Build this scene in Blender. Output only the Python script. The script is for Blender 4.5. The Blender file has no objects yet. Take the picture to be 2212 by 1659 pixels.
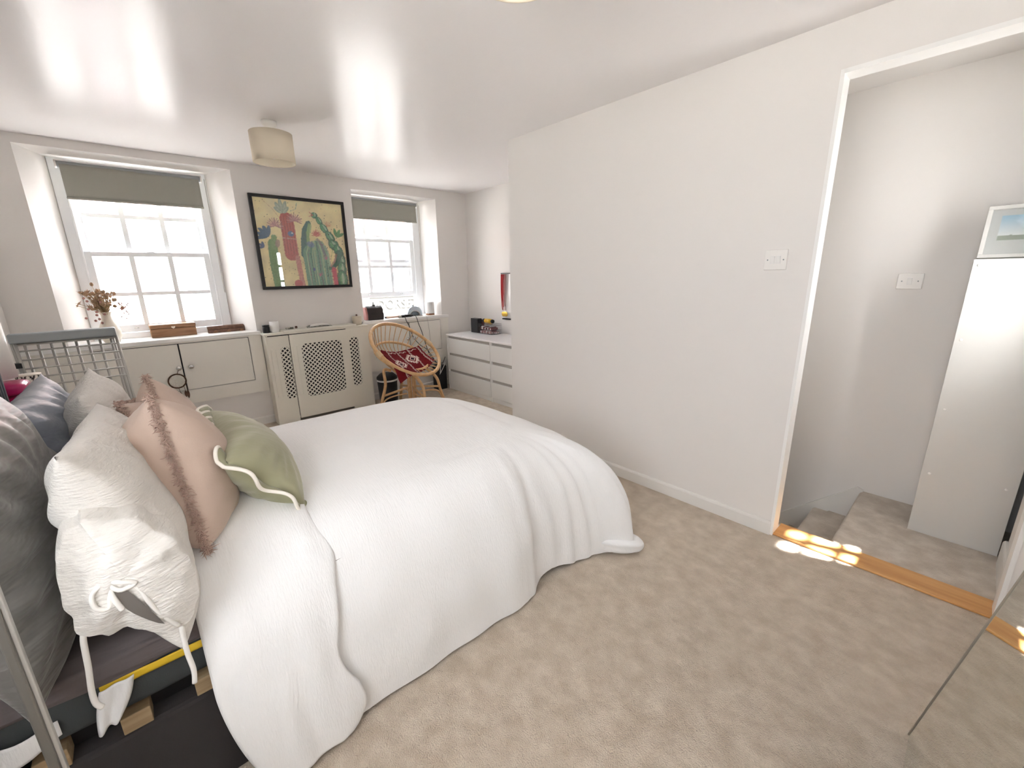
import bpy, bmesh, math, random
import numpy as np
from mathutils import Vector, Matrix, noise
random.seed(7); rng = np.random.default_rng(7)
SC = bpy.context.scene; COL = SC.collection
PI = math.pi
V = lambda *a: Vector(a)

# ------------------------------------------------------------------ camera, world, light, exposure
H = 2.3
yaw, pitch, roll = .732, -.255, -.018
F = V(math.sin(yaw)*math.cos(pitch), math.cos(yaw)*math.cos(pitch), math.sin(pitch))
R0 = V(math.cos(yaw), -math.sin(yaw), 0); U0 = R0.cross(F)
R_ = R0*math.cos(roll)+U0*math.sin(roll); U_ = -R0*math.sin(roll)+U0*math.cos(roll)
cam = bpy.data.cameras.new('camera'); camo = bpy.data.objects.new('camera', cam); COL.objects.link(camo)
M = Matrix((( R_.x, U_.x, -F.x, 0), (R_.y, U_.y, -F.y, 0), (R_.z, U_.z, -F.z, 1.349), (0, 0, 0, 1)))
camo.matrix_world = M
cam.sensor_fit = 'HORIZONTAL'; cam.sensor_width = 36; cam.lens = 908.564/2212*36; cam.clip_start = .02; cam.clip_end = 200
SC.camera = camo

vs = SC.view_settings
vs.view_transform = 'Standard'; vs.look = 'None'; vs.gamma = 1; vs.use_curve_mapping = False
vs.exposure = 1.58
W = bpy.data.worlds.new('sky'); SC.world = W; W.use_nodes = True
bg = W.node_tree.nodes['Background']; bg.inputs[0].default_value = (.93, .96, 1, 1); bg.inputs[1].default_value = 4.0
SC.cycles.max_bounces = 12; SC.cycles.diffuse_bounces = 7; SC.cycles.glossy_bounces = 4; SC.cycles.transparent_max_bounces = 12
SC.cycles.caustics_reflective = False; SC.cycles.caustics_refractive = False
SC.cycles.sample_clamp_indirect = 8
SC.cycles.use_denoising = True

def light(name, kind, loc, energy, color=(1, 1, 1), aim=None, size=None, portal=False):
    l = bpy.data.lights.new(name, kind); o = bpy.data.objects.new(name, l); COL.objects.link(o)
    o.location = loc; l.energy = energy; l.color = color
    if aim is not None: o.rotation_euler = Vector(aim).to_track_quat('-Z', 'Y').to_euler()
    if size: l.shape = 'RECTANGLE'; l.size, l.size_y = size
    if portal: l.cycles.is_portal = True
    return o
sun = light('sun', 'SUN', (2.6, -3, 5), 34.0, (1, .985, .97), aim=(-.165, .465, -1)); sun.data.angle = .03
light('portal_window_one', 'AREA', (.24, 4.86, 1.56), 1, aim=(0, -1, 0), size=(1.0, 1.4), portal=True)
light('portal_window_two', 'AREA', (2.34, 4.86, 1.56), 1, aim=(0, -1, 0), size=(1.0, 1.4), portal=True)
light('portal_window_three', 'AREA', (-.80, .24, 1.48), 1, aim=(1, 0, 0), size=(1.2, 1.25), portal=True)
light('portal_window_four', 'AREA', (2.59, -.42, 1.4), 1, aim=(0, 1, 0), size=(.4, .9), portal=True)

daylight_boost = light('added_landing_daylight', 'AREA', (2.56, -.43, 1.46), 7.5, (1, .99, .97), aim=(0, 1, 0), size=(.25, .80))  # extra area lamp added outside the landing window to brighten the landing

# ------------------------------------------------------------------ materials
def mat(name, col, rough=.6, spec=.5, metal=0, bump=None, var=None, sheen=0, coat=0, trans=0, ior=1.45, emit=None, alpha=1):
    m = bpy.data.materials.new(name); m.use_nodes = True; nt = m.node_tree; b = nt.nodes['Principled BSDF']
    b.inputs['Base Color'].default_value = (*col, 1); b.inputs['Roughness'].default_value = rough
    b.inputs['Specular IOR Level'].default_value = spec; b.inputs['Metallic'].default_value = metal
    b.inputs['Sheen Weight'].default_value = sheen; b.inputs['Coat Weight'].default_value = coat
    b.inputs['Transmission Weight'].default_value = trans; b.inputs['IOR'].default_value = ior; b.inputs['Alpha'].default_value = alpha
    tc = None
    def coords(scale):
        nonlocal tc
        if tc is None: tc = nt.nodes.new('ShaderNodeTexCoord')
        mp = nt.nodes.new('ShaderNodeMapping'); mp.inputs['Scale'].default_value = scale
        nt.links.new(tc.outputs['Object'], mp.inputs['Vector']); return mp.outputs[0]
    if var:   # (colour2, scale, lo, hi, detail)
        c2, sc, lo, hi, det = var
        n = nt.nodes.new('ShaderNodeTexNoise'); n.inputs['Scale'].default_value = 1; n.inputs['Detail'].default_value = det
        nt.links.new(coords(sc), n.inputs['Vector'])
        r = nt.nodes.new('ShaderNodeValToRGB'); r.color_ramp.elements[0].position = lo; r.color_ramp.elements[1].position = hi
        r.color_ramp.elements[0].color = (*col, 1); r.color_ramp.elements[1].color = (*c2, 1)
        nt.links.new(n.outputs['Fac'], r.inputs['Fac']); nt.links.new(r.outputs['Color'], b.inputs['Base Color'])
    if bump:  # list of (scale xyz, strength, distance, detail)
        prev = None
        for sc, st, dist, det in bump:
            n = nt.nodes.new('ShaderNodeTexNoise'); n.inputs['Scale'].default_value = 1; n.inputs['Detail'].default_value = det
            nt.links.new(coords(sc), n.inputs['Vector'])
            bp = nt.nodes.new('ShaderNodeBump'); bp.inputs['Strength'].default_value = st; bp.inputs['Distance'].default_value = dist
            nt.links.new(n.outputs['Fac'], bp.inputs['Height'])
            if prev: nt.links.new(prev, bp.inputs['Normal'])
            prev = bp.outputs['Normal']
        nt.links.new(prev, b.inputs['Normal'])
    return m
def mat_attr(name, rough=.6, spec=.4, bump=None, coat=0):
    m = mat(name, (.5, .5, .5), rough, spec, bump=bump, coat=coat); nt = m.node_tree
    a = nt.nodes.new('ShaderNodeVertexColor'); a.layer_name = 'Col'
    nt.links.new(a.outputs['Color'], nt.nodes['Principled BSDF'].inputs['Base Color']); return m
def mat_pane(name, base=.035, tint=(1, 1, 1), speck=None):
    m = bpy.data.materials.new(name); m.use_nodes = True; nt = m.node_tree; nt.nodes.clear()
    out = nt.nodes.new('ShaderNodeOutputMaterial'); t = nt.nodes.new('ShaderNodeBsdfTransparent'); t.inputs[0].default_value = (*tint, 1)
    g = nt.nodes.new('ShaderNodeBsdfGlossy'); g.inputs['Roughness'].default_value = .01
    lw = nt.nodes.new('ShaderNodeLayerWeight'); lw.inputs[0].default_value = .5
    pw = nt.nodes.new('ShaderNodeMath'); pw.operation = 'POWER'; pw.inputs[1].default_value = 5; nt.links.new(lw.outputs['Facing'], pw.inputs[0])
    fr = nt.nodes.new('ShaderNodeMath'); fr.operation = 'MULTIPLY_ADD'; fr.inputs[1].default_value = .9; fr.inputs[2].default_value = base; nt.links.new(pw.outputs[0], fr.inputs[0])
    mx = nt.nodes.new('ShaderNodeMixShader'); nt.links.new(fr.outputs[0], mx.inputs[0]); nt.links.new(t.outputs[0], mx.inputs[1]); nt.links.new(g.outputs[0], mx.inputs[2])
    last = mx.outputs[0]
    if speck:
        tc = nt.nodes.new('ShaderNodeTexCoord'); n = nt.nodes.new('ShaderNodeTexNoise'); n.inputs['Scale'].default_value = 130; n.inputs['Detail'].default_value = 4
        nt.links.new(tc.outputs['Object'], n.inputs['Vector'])
        r = nt.nodes.new('ShaderNodeValToRGB'); r.color_ramp.elements[0].position = .55; r.color_ramp.elements[1].position = .7
        r.color_ramp.elements[0].color = (speck[0],)*3+(1,); r.color_ramp.elements[1].color = (speck[1],)*3+(1,)
        nt.links.new(n.outputs['Fac'], r.inputs['Fac'])
        d = nt.nodes.new('ShaderNodeBsdfTranslucent'); d.inputs[0].default_value = (.95, .96, .98, 1)
        m2 = nt.nodes.new('ShaderNodeMixShader'); nt.links.new(r.outputs['Color'], m2.inputs[0]); nt.links.new(last, m2.inputs[1]); nt.links.new(d.outputs[0], m2.inputs[2]); last = m2.outputs[0]
    nt.links.new(last, out.inputs['Surface']); return m

m_wall = mat('wall_paint', (.77, .745, .72), .55, .35, bump=[((9, 9, 9), .06, .004, 5)])
m_ceil = mat('ceiling_satin_paint', (.82, .80, .80), .235, .17, bump=[((5, 1.2, 5), .10, .01, 4), ((30, 5, 30), .14, .004, 4)])
def satin(m, fac, rough):      # a thin even sheen over the matt coat
    nt = m.node_tree; b = nt.nodes['Principled BSDF']; b.inputs['Specular IOR Level'].default_value = 0
    g = nt.nodes.new('ShaderNodeBsdfGlossy'); g.inputs['Roughness'].default_value = rough
    if b.inputs['Normal'].links: nt.links.new(b.inputs['Normal'].links[0].from_socket, g.inputs['Normal'])
    mx = nt.nodes.new('ShaderNodeMixShader'); mx.inputs[0].default_value = fac
    nt.links.new(b.outputs[0], mx.inputs[1]); nt.links.new(g.outputs[0], mx.inputs[2])
    nt.links.new(mx.outputs[0], nt.nodes['Material Output'].inputs['Surface'])
satin(m_ceil, .10, .23)
m_gloss = mat('white_gloss_paint', (.86, .855, .84), .28, .5)
m_cab = mat('cream_cabinet_paint', (.81, .785, .725), .38, .45)
m_rad = mat('cream_radiator_cover_paint', (.80, .775, .69), .42, .4)
m_sash = mat('sash_paint', (.88, .90, .92), .35, .5)
m_carpet = mat('beige_carpet', (.52, .43, .33), .95, .1, var=((.66, .565, .455), (16, 13, 16), .34, .68, 14),
               bump=[((230, 230, 230), .9, .008, 3), ((30, 30, 30), .5, .014, 6)], sheen=.25)
m_carpet2 = mat('landing_carpet', (.51, .44, .365), .95, .1, var=((.65, .58, .50), (11, 11, 11), .38, .66, 8),
               bump=[((260, 260, 260), .6, .006, 3), ((22, 22, 22), .5, .015, 5)], sheen=.25)
m_oak = mat('oak', (.55, .27, .09), .35, .5, var=((.68, .37, .14), (40, 3, 40), .35, .65, 6))
m_muslin = mat('white_muslin', (.85, .85, .85), .85, .25, bump=[((240, 26, 44), .38, .004, 4), ((40, 170, 170), .15, .003, 3), ((6, 6, 6), .25, .016, 6)], sheen=.15)
m_muslin2 = mat('cream_muslin', (.74, .715, .675), .85, .25, bump=[((50, 50, 190), .7, .006, 4), ((12, 12, 12), .45, .016, 6)], sheen=.15)
m_pink = mat('dusky_pink_linen', (.58, .455, .38), .85, .2, bump=[((250, 250, 250), .2, .002, 2), ((8, 8, 14), .25, .015, 4)], sheen=.2)
m_fringe = mat('pink_fringe', (.60, .44, .37), .9, .1)
m_green = mat('sage_green_velvet', (.34, .335, .215), .8, .2, bump=[((10, 22, 10), .3, .015, 4)], sheen=.35)
m_pipe = mat('cream_piping', (.86, .82, .74), .7, .3)
m_greysatin = mat('grey_satin', (.14, .133, .122), .38, .5, bump=[((5, 5, 26), .55, .03, 3)], sheen=.3)
m_bluegrey = mat('blue_grey_satin', (.25, .28, .34), .42, .5, bump=[((6, 9, 24), .5, .025, 3)], sheen=.3)
m_sheet = mat('brown_grey_sheet', (.135, .115, .115), .75, .25, bump=[((6, 6, 60), .45, .01, 4)])
m_matt = mat('dark_slate_mattress', (.06, .066, .067), .85, .2, bump=[((300, 300, 300), .3, .002, 2)])
m_divan = mat('charcoal_bed_base', (.05, .045, .045), .9, .15, bump=[((300, 300, 300), .3, .002, 2)])
m_yellow = mat('yellow_tape', (.75, .50, .03), .6)
m_wood = mat('pine_slat', (.42, .31, .18), .6, var=((.34, .24, .13), (3, 60, 60), .4, .6, 4))
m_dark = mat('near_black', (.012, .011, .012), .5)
m_black = mat('black_plastic', (.015, .015, .017), .35)
m_head = mat('dark_blue_velvet', (.055, .065, .09), .6, .4, sheen=.5)
m_white = mat('white_laminate', (.84, .835, .82), .3, .5)
m_book = mat('ivory_bookcase_laminate', (.60, .59, .565), .5, .2)
m_chest = mat('white_chest_foil', (.80, .79, .765), .35, .45)
m_chesttop = mat('chest_glass_top', (.86, .85, .85), .12, .6)
m_opening_shade = mat('painted_opening_shade', (.16, .145, .13), .9, .1)
m_groove = mat('grey_groove', (.45, .43, .40), .6)
m_blind = mat('grey_blind_fabric', (.36, .36, .315), .8, .2, bump=[((400, 400, 400), .15, .001, 2)])
m_blindtube = mat('grey_blind_tube', (.33, .35, .36), .6)
m_chrome = mat('chrome', (.75, .75, .75), .15, .5, 1)
m_steel = mat('grey_painted_steel', (.50, .49, .46), .4, .5, .35)
m_greyplastic = mat('grey_plastic', (.30, .33, .345), .5)
m_ratan = mat('rattan_cane', (.60, .36, .165), .4, .5, var=((.70, .46, .24), (30, 30, 30), .35, .7, 4))
m_ratan2 = mat('rattan_binding', (.72, .55, .33), .5)
m_shade = mat('linen_lampshade', (.74, .66, .53), .9, .1, bump=[((60, 60, 300), .2, .002, 2)])
m_shadein = mat('lampshade_lining', (.80, .74, .62), .8)
m_lampwhite = mat('white_plastic', (.82, .80, .77), .4)
m_frame = mat('black_frame', (.012, .012, .012), .4)
m_art = mat_attr('painted_print', .5, .3)
m_rug = mat_attr('woven_kilim', .9, .1, bump=[((300, 300, 300), .3, .002, 2)])
m_mirror = mat('mirror_glass', (.80, .83, .79), .015, .5, 1)
m_mirroredge = mat('mirror_edge', (.34, .31, .26), .4, .5, .3)
m_glass = mat_pane('window_glass')
m_glassrain = mat_pane('rain_speckled_glass', speck=(.10, .5))
m_picglass = mat_pane('picture_glass', base=.075)
m_clear = mat_pane('clear_acrylic', tint=(.93, .93, .94))
m_stone = mat('exterior_render', (.62, .61, .60), .9, .2, bump=[((6, 6, 6), .2, .02, 4)])
m_stonepink = mat('exterior_brick', (.46, .40, .41), .9, .2)
m_tile = mat('roof_tile', (.15, .075, .065), .8, .2, var=((.19, .10, .09), (3, 3, 3), .4, .6, 4))
m_sign = mat('sign_band', (.034, .033, .030), .7)
m_signlet = mat('sign_letters', (.32, .31, .28), .6)
m_extglass = mat('exterior_window_glass', (.09, .11, .12), .2)
m_road = mat('pale_paving', (.42, .41, .39), .9)
m_darkwood = mat('carved_dark_wood', (.10, .045, .025), .45, var=((.16, .08, .05), (40, 40, 40), .4, .6, 4))
m_brownwood = mat('brown_wood', (.24, .12, .055), .45, var=((.34, .18, .09), (8, 60, 60), .4, .65, 5))
m_vase = mat('cream_ceramic', (.80, .74, .64), .4)
m_dried = mat('dried_seed_heads', (.34, .21, .12), .9, var=((.48, .33, .22), (60, 60, 60), .3, .7, 3))
m_driedpink = mat('dried_pink_petals', (.50, .27, .24), .9)
m_stem = mat('dried_stems', (.38, .27, .15), .9)
m_mug = mat('white_mug', (.80, .79, .77), .35)
m_jar = mat('stoneware_jar', (.58, .52, .42), .6)
m_paper = mat('paper', (.62, .60, .55), .7, var=((.16, .16, .13), (30, 30, 30), .42, .56, 4))
m_leather = mat('black_leather', (.018, .013, .014), .45, bump=[((200, 200, 200), .2, .001, 2)])
m_pinkleather = mat('pink_leather', (.40, .19, .18), .5)
m_iron = mat('rose_gold_barrel', (.68, .50, .42), .35, .5, .4)
m_lampblue = mat('pale_blue_plastic', (.60, .68, .76), .3)
m_cloudgrey = mat('pale_speaker_fabric', (.74, .74, .73), .8)
m_magenta = mat('magenta_vinyl', (.48, .012, .12), .35, .5, coat=.3)
m_zebra = mat_attr('zebra_stripes', .5)
m_gold = mat('gold_medal', (.75, .50, .10), .3, .5, .8)
m_red = mat('red_ribbon', (.45, .015, .02), .6)
m_amber = mat('amber_plastic', (.72, .42, .03), .3)
m_maroon = mat('maroon_tube', (.16, .02, .02), .4)
m_cosm = mat('assorted_cosmetics', (.30, .18, .16), .5, var=((.75, .68, .66), (60, 60, 60), .45, .55, 2))
m_weather = mat('brushed_grey_metal', (.20, .19, .17), .4, .5, .5)
m_dream = mat('brown_suede', (.10, .055, .03), .9)
m_rope = mat('white_cotton_cord', (.84, .82, .78), .8)
m_coat = mat('dark_brown_coat', (.02, .013, .011), .85)
m_pictint = mat('skirting_paint', (.76, .745, .715), .3, .5)

# ------------------------------------------------------------------ mesh helpers
class MB:
    def __init__(s): s.v = []; s.f = []; s.mi = []; s.sm = []; s.mats = []; s.col = None
    def _m(s, m):
        if m is None: return 0
        if m not in s.mats: s.mats.append(m)
        return s.mats.index(m)
    def add(s, verts, faces, m=None, smooth=False):
        b = len(s.v); s.v += [tuple(v) for v in verts]; k = s._m(m)
        for f in faces: s.f.append(tuple(i+b for i in f)); s.mi.append(k); s.sm.append(smooth)
        return s
    def box(s, lo, hi, m=None, T=None):
        x0, y0, z0 = lo; x1, y1, z1 = hi
        vs = [(x0,y0,z0),(x1,y0,z0),(x1,y1,z0),(x0,y1,z0),(x0,y0,z1),(x1,y0,z1),(x1,y1,z1),(x0,y1,z1)]
        if T is not None: vs = [T @ Vector(v) for v in vs]
        return s.add(vs, [(0,3,2,1),(4,5,6,7),(0,1,5,4),(1,2,6,5),(2,3,7,6),(3,0,4,7)], m)
    def quad(s, a, b, c, d, m=None): return s.add([a, b, c, d], [(0,1,2,3)], m)
    def prism(s, poly, axis, lo, hi, m=None, T=None, smooth=False):   # poly: 2D points in the other two axes
        n = len(poly); P = []
        for w in (lo, hi):
            for a, b in poly:
                P.append({'x': (w, a, b), 'y': (a, w, b), 'z': (a, b, w)}[axis])
        if T is not None: P = [T @ Vector(p) for p in P]
        s.add(P, [tuple(range(n))[::-1], tuple(range(n, 2*n))], m)
        b = len(s.v)-2*n; k = s._m(m)
        for i in range(n):
            j = (i+1) % n; s.f.append((b+i, b+j, b+n+j, b+n+i)); s.mi.append(k); s.sm.append(smooth)
        return s
    def tube(s, path, r, seg=8, closed=False, m=None, caps=True):
        P = [Vector(p) for p in path]; n = len(P)
        rr = r if hasattr(r, '__len__') else [r]*n
        up = None; rings = []
        for i in range(n):
            a = P[(i-1) % n] if closed or i > 0 else P[i]; b = P[(i+1) % n] if closed or i < n-1 else P[i]
            t = (b-a)
            t = t.normalized() if t.length > 1e-9 else V(0, 0, 1)
            if up is None:
                up = V(0, 0, 1) if abs(t.z) < .9 else V(1, 0, 0)
            u = (up - t*up.dot(t)).normalized(); w = t.cross(u); up = u
            rings.append([P[i] + (u*math.cos(2*PI*k/seg)+w*math.sin(2*PI*k/seg))*rr[i] for k in range(seg)])
        vs = [q for g in rings for q in g]; fs = []
        for i in range(n if closed else n-1):
            j = (i+1) % n
            for k in range(seg):
                l = (k+1) % seg; fs.append((i*seg+k, i*seg+l, j*seg+l, j*seg+k))
        if not closed and caps: fs += [tuple(range(seg))[::-1], tuple(range((n-1)*seg, n*seg))]
        return s.add(vs, fs, m, True)
    def lathe(s, prof, c, seg=24, m=None, T=None, smooth=True, caps=True):      # prof: (radius, z) bottom to top; c: axis point
        vs = []; fs = []; n = len(prof)
        for r, z in prof:
            for k in range(seg):
                a = 2*PI*k/seg; p = Vector((r*math.cos(a), r*math.sin(a), z))
                vs.append((T @ p) if T is not None else p+Vector(c))
        for i in range(n-1):
            for k in range(seg):
                l = (k+1) % seg; fs.append((i*seg+k, i*seg+l, (i+1)*seg+l, (i+1)*seg+k))
        if caps and prof[0][0] > 1e-6: fs.append(tuple(range(seg))[::-1])
        if caps and prof[-1][0] > 1e-6: fs.append(tuple(range((n-1)*seg, n*seg)))
        return s.add(vs, fs, m, smooth)
    def ball(s, c, r, seg=10, m=None, sc=(1, 1, 1)):
        n = max(4, seg//2); vs = []; fs = []; c = Vector(c)
        for i in range(n+1):
            th = PI*i/n
            for k in range(seg):
                a = 2*PI*k/seg
                vs.append(c + Vector((r*sc[0]*math.sin(th)*math.cos(a), r*sc[1]*math.sin(th)*math.sin(a), -r*sc[2]*math.cos(th))))
        for i in range(n):
            for k in range(seg):
                l = (k+1) % seg; fs.append((i*seg+k, i*seg+l, (i+1)*seg+l, (i+1)*seg+k))
        return s.add(vs, fs, m, True)
    def grid(s, fn, nu, nv, m=None, smooth=True):
        vs = [fn(i/(nu-1), j/(nv-1)) for i in range(nu) for j in range(nv)]
        fs = [(i*nv+j, (i+1)*nv+j, (i+1)*nv+j+1, i*nv+j+1) for i in range(nu-1) for j in range(nv-1)]
        return s.add(vs, fs, m, smooth)
    def build(s, name, m=None, parent=None, bevel=0, solid=0, subd=0, loc=None):
        """One mesh object; vertices are given in world space and stored relative to the thing's origin."""
        if parent is not None: org = Vector(parent['_o'])
        else:
            if loc is None:
                a = np.array(s.v, float); loc = ((a[:,0].min()+a[:,0].max())/2, (a[:,1].min()+a[:,1].max())/2, a[:,2].min())
            org = Vector(loc)
        me = bpy.data.meshes.new(name)
        me.from_pydata([tuple(Vector(v)-org) for v in s.v], [], s.f)
        ms = s.mats or [m]
        for q in ms: me.materials.append(q)
        if len(ms) > 1: me.polygons.foreach_set('material_index', s.mi)
        me.polygons.foreach_set('use_smooth', s.sm)
        if s.col is not None:
            ca = me.color_attributes.new('Col', 'FLOAT_COLOR', 'POINT')
            ca.data.foreach_set('color', np.concatenate([s.col, np.ones((len(s.col), 1))], 1).astype(np.float32).ravel())
        me.validate(); me.update()
        o = bpy.data.objects.new(name, me); COL.objects.link(o); o['_o'] = tuple(org)
        if parent is not None: o.parent = parent
        else: o.location = org
        if solid:
            k = o.modifiers.new('solid', 'SOLIDIFY'); k.thickness = abs(solid); k.offset = -1 if solid > 0 else 1
        if bevel:
            k = o.modifiers.new('bevel', 'BEVEL'); k.width = bevel; k.segments = 2; k.limit_method = 'ANGLE'; k.angle_limit = .7
        if subd:
            k = o.modifiers.new('sub', 'SUBSURF'); k.levels = subd; k.render_levels = subd
        return o
def tag(o, label, cat, group=None):
    o['label'] = label; o['category'] = cat
    if group: o['group'] = group
    return o
def thing(name, label, cat, loc, group=None):
    o = bpy.data.objects.new(name, None); COL.objects.link(o); o.location = loc; o['_o'] = tuple(loc); o.empty_display_size = .05
    return tag(o, label, cat, group)
def struct(o, label=None):
    o['kind'] = 'structure'
    if label: o['label'] = label
    return o
def sempty(name, loc):
    o = bpy.data.objects.new(name, None); COL.objects.link(o); o.location = loc; o['_o'] = tuple(loc); o['kind'] = 'structure'; return o
def spline(pts, n):
    P = [Vector(p) for p in pts]; out = []
    m = len(P)-1
    for i in range(n):
        t = i/(n-1)*m; k = min(int(t), m-1); f = t-k
        a = P[max(k-1, 0)]; b = P[k]; c = P[k+1]; d = P[min(k+2, m)]
        out.append(.5*((2*b)+(c-a)*f+(2*a-5*b+4*c-d)*f*f+(3*b-a-3*c+d)*f**3))
    return out
def nz(p, s): return noise.noise(Vector(p)*s)
def rrect(x0, x1, z0, z1, r, n=6):
    out = []
    for cx, cz, a0 in ((x1-r, z1-r, 0), (x0+r, z1-r, PI/2), (x0+r, z0+r, PI), (x1-r, z0+r, 1.5*PI)):
        for k in range(n+1):
            a = a0+PI/2*k/n; out.append((cx+r*math.cos(a), cz+r*math.sin(a)))
    return out

# ------------------------------------------------------------------ room shell
XL, XP, XA, XT = -.62, 2.299, 3.277, 3.2      # left wall, partition, alcove wall, landing wall
YD, YF, YR, YB = 4.446, -.42, 2.557, 4.767    # window wall, wall behind the mirror, alcove return, back of the window recesses
ZS = .886; YW = -.268
def hwall(mb, x0, x1, y, z0, z1, holes, flip=False):   # wall in the plane y with rectangular holes (x0,x1,z0,z1)
    xs = sorted({x0, x1, *[h[0] for h in holes], *[h[1] for h in holes]}); zs = sorted({z0, z1, *[h[2] for h in holes], *[h[3] for h in holes]})
    for i in range(len(xs)-1):
        for j in range(len(zs)-1):
            cx, cz = (xs[i]+xs[i+1])/2, (zs[j]+zs[j+1])/2
            if any(h[0] < cx < h[1] and h[2] < cz < h[3] for h in holes): continue
            mb.quad((xs[i], y, zs[j]), (xs[i+1], y, zs[j]), (xs[i+1], y, zs[j+1]), (xs[i], y, zs[j+1]))
L1 = (-.363, .854, ZS-.02, 2.241); L2 = (-.236, .714, ZS-.02, 2.236)
R1 = (1.873, 2.859, ZS-.02, 2.202); R2 = (1.885, 2.80, ZS-.02, 2.20)
mb = MB(); YO = 4.87
hwall(mb, XL-.1, XA+.1, YD, 0, H, [L1, R1]); hwall(mb, XL-.1, XA+.1, YO, 0, H, [L2, R2])
for a, b in ((L1, L2), (R1, R2)):
    P = [(a[0], YD, a[2]), (a[1], YD, a[2]), (a[1], YD, a[3]), (a[0], YD, a[3])]
    Q = [(b[0], YB, b[2]), (b[1], YB, b[2]), (b[1], YB, b[3]), (b[0], YB, b[3])]
    O = [(b[0], YO, b[2]), (b[1], YO, b[2]), (b[1], YO, b[3]), (b[0], YO, b[3])]
    for i in range(4):
        j = (i+1) % 4; mb.quad(P[i], P[j], Q[j], Q[i]); mb.quad(Q[i], Q[j], O[j], O[i])
struct(mb.build('wall_back', m_wall, loc=(0, 0, 0)), 'off-white window wall with two deep splayed recesses')
fl = MB()
fl.box((XL, YF, -.1), (XP, YD, 0)); fl.box((XP, YR, -.1), (XA, YD, 0)); fl.box((XP, YF, -.1), (XP+.01, YR, 0))
struct(fl.build('floor', m_carpet, loc=(0, 0, 0)), 'beige cut-pile carpet over the bedroom floor')
struct(MB().box((XL-.1, YF-.1, H), (XA+.1, YO, H+.1)).build('ceiling', m_ceil, loc=(0, 0, 0)), 'white satin painted ceiling with window reflections')
# left wall with its own window, out of frame
mb = MB(); WL = (-.32, .80, .90, 2.05)
for x in (XL, XL-.12):
    for y0, y1, z0, z1 in ((YF-.1, WL[0], 0, H), (WL[1], YO, 0, H), (WL[0], WL[1], 0, WL[2]), (WL[0], WL[1], WL[3], H)):
        mb.quad((x, y0, z0), (x, y1, z0), (x, y1, z1), (x, y0, z1))
c4 = [(WL[0], WL[2]), (WL[1], WL[2]), (WL[1], WL[3]), (WL[0], WL[3])]
for i in range(4):
    (a, b), (c, d) = c4[i], c4[(i+1) % 4]; mb.quad((XL, a, b), (XL, c, d), (XL-.12, c, d), (XL-.12, a, b))
struct(mb.build('wall_left', m_wall, loc=(0, 0, 0)))
struct(MB().box((XL-.12, YF-.1, 0), (XP, YF, H)).build('wall_front', m_wall, loc=(0, 0, 0)))
# partition with the doorway
DL, DR, DT = .545, -.25, 2.116; XQ = 2.43
mb = MB(); mb.box((XP, DL, 0), (XQ, YR, H)); mb.box((XP, DR, DT), (XQ, DL, H)); mb.box((XP, YF-.1, 0), (XQ, DR, H))
struct(mb.build('wall_right', m_wall, loc=(0, 0, 0)), 'long blank off-white partition wall with doorway')
mb = MB(); mb.box((XQ-.02, YR-.1, -.0), (XA+.1, YR, H))
struct(mb.build('wall_alcove_return', m_wall, loc=(0, 0, 0)))
struct(MB().box((XA, YR-.1, 0), (XA+.1, YO, H)).build('wall_alcove', m_wall, loc=(0, 0, 0)), 'off-white alcove side wall above the chest of drawers')
# door opening trim (two jambs and a head in white gloss)
mb = MB(); mb.box((XP-.006, DL-.012, 0), (XP+.085, DL+.002, DT+.002))
struct(mb.build('trim_1', m_gloss, loc=(0, 0, 0)), 'white gloss door jamb'); 
mb = MB(); mb.box((XP-.006, DR-.002, 0), (XP+.085, DR+.012, DT+.002)); struct(mb.build('trim_2', m_gloss, loc=(0, 0, 0)))
mb = MB(); mb.box((XP-.006, DR, DT-.014), (XP+.085, DL-.011, DT+.002)); struct(mb.build('trim_3', m_gloss, loc=(0, 0, 0)), 'white gloss door head')
# skirting
def skirt(name, pts, h=.075, t=.014, zb=0):
    a, b, n = pts; a = Vector(a); b = Vector(b); n = Vector(n)
    prof = [(0, 0), (t, 0), (t, h-.013), (t*.85, h-.006), (t*.5, h), (0, h)]
    vs = [a+n*u+V(0, 0, w+zb) for u, w in prof]+[b+n*u+V(0, 0, w+zb) for u, w in prof]; k = len(prof)
    fs = [tuple(range(k)), tuple(range(k, 2*k))]+[(i, (i+1) % k, k+(i+1) % k, k+i) for i in range(k)]
    return struct(MB().add(vs, fs).build(name, m_pictint, loc=(0, 0, 0)))
skirt('baseboard_right', ((XP, DL, 0), (XP, YR, 0), (-1, 0, 0)))
skirt('baseboard_back', ((XL, YD, 0), (XA, YD, 0), (0, -1, 0)))
skirt('baseboard_alcove', ((XA, YR, 0), (XA, YD, 0), (-1, 0, 0)))
# threshold strip
tag(MB().box((XP+.001, DR+.001, .001), (XQ+.003, DL-.013, .012)).build('threshold_strip', m_oak, bevel=.003), 'varnished oak threshold strip across the doorway floor', 'threshold')

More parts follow.
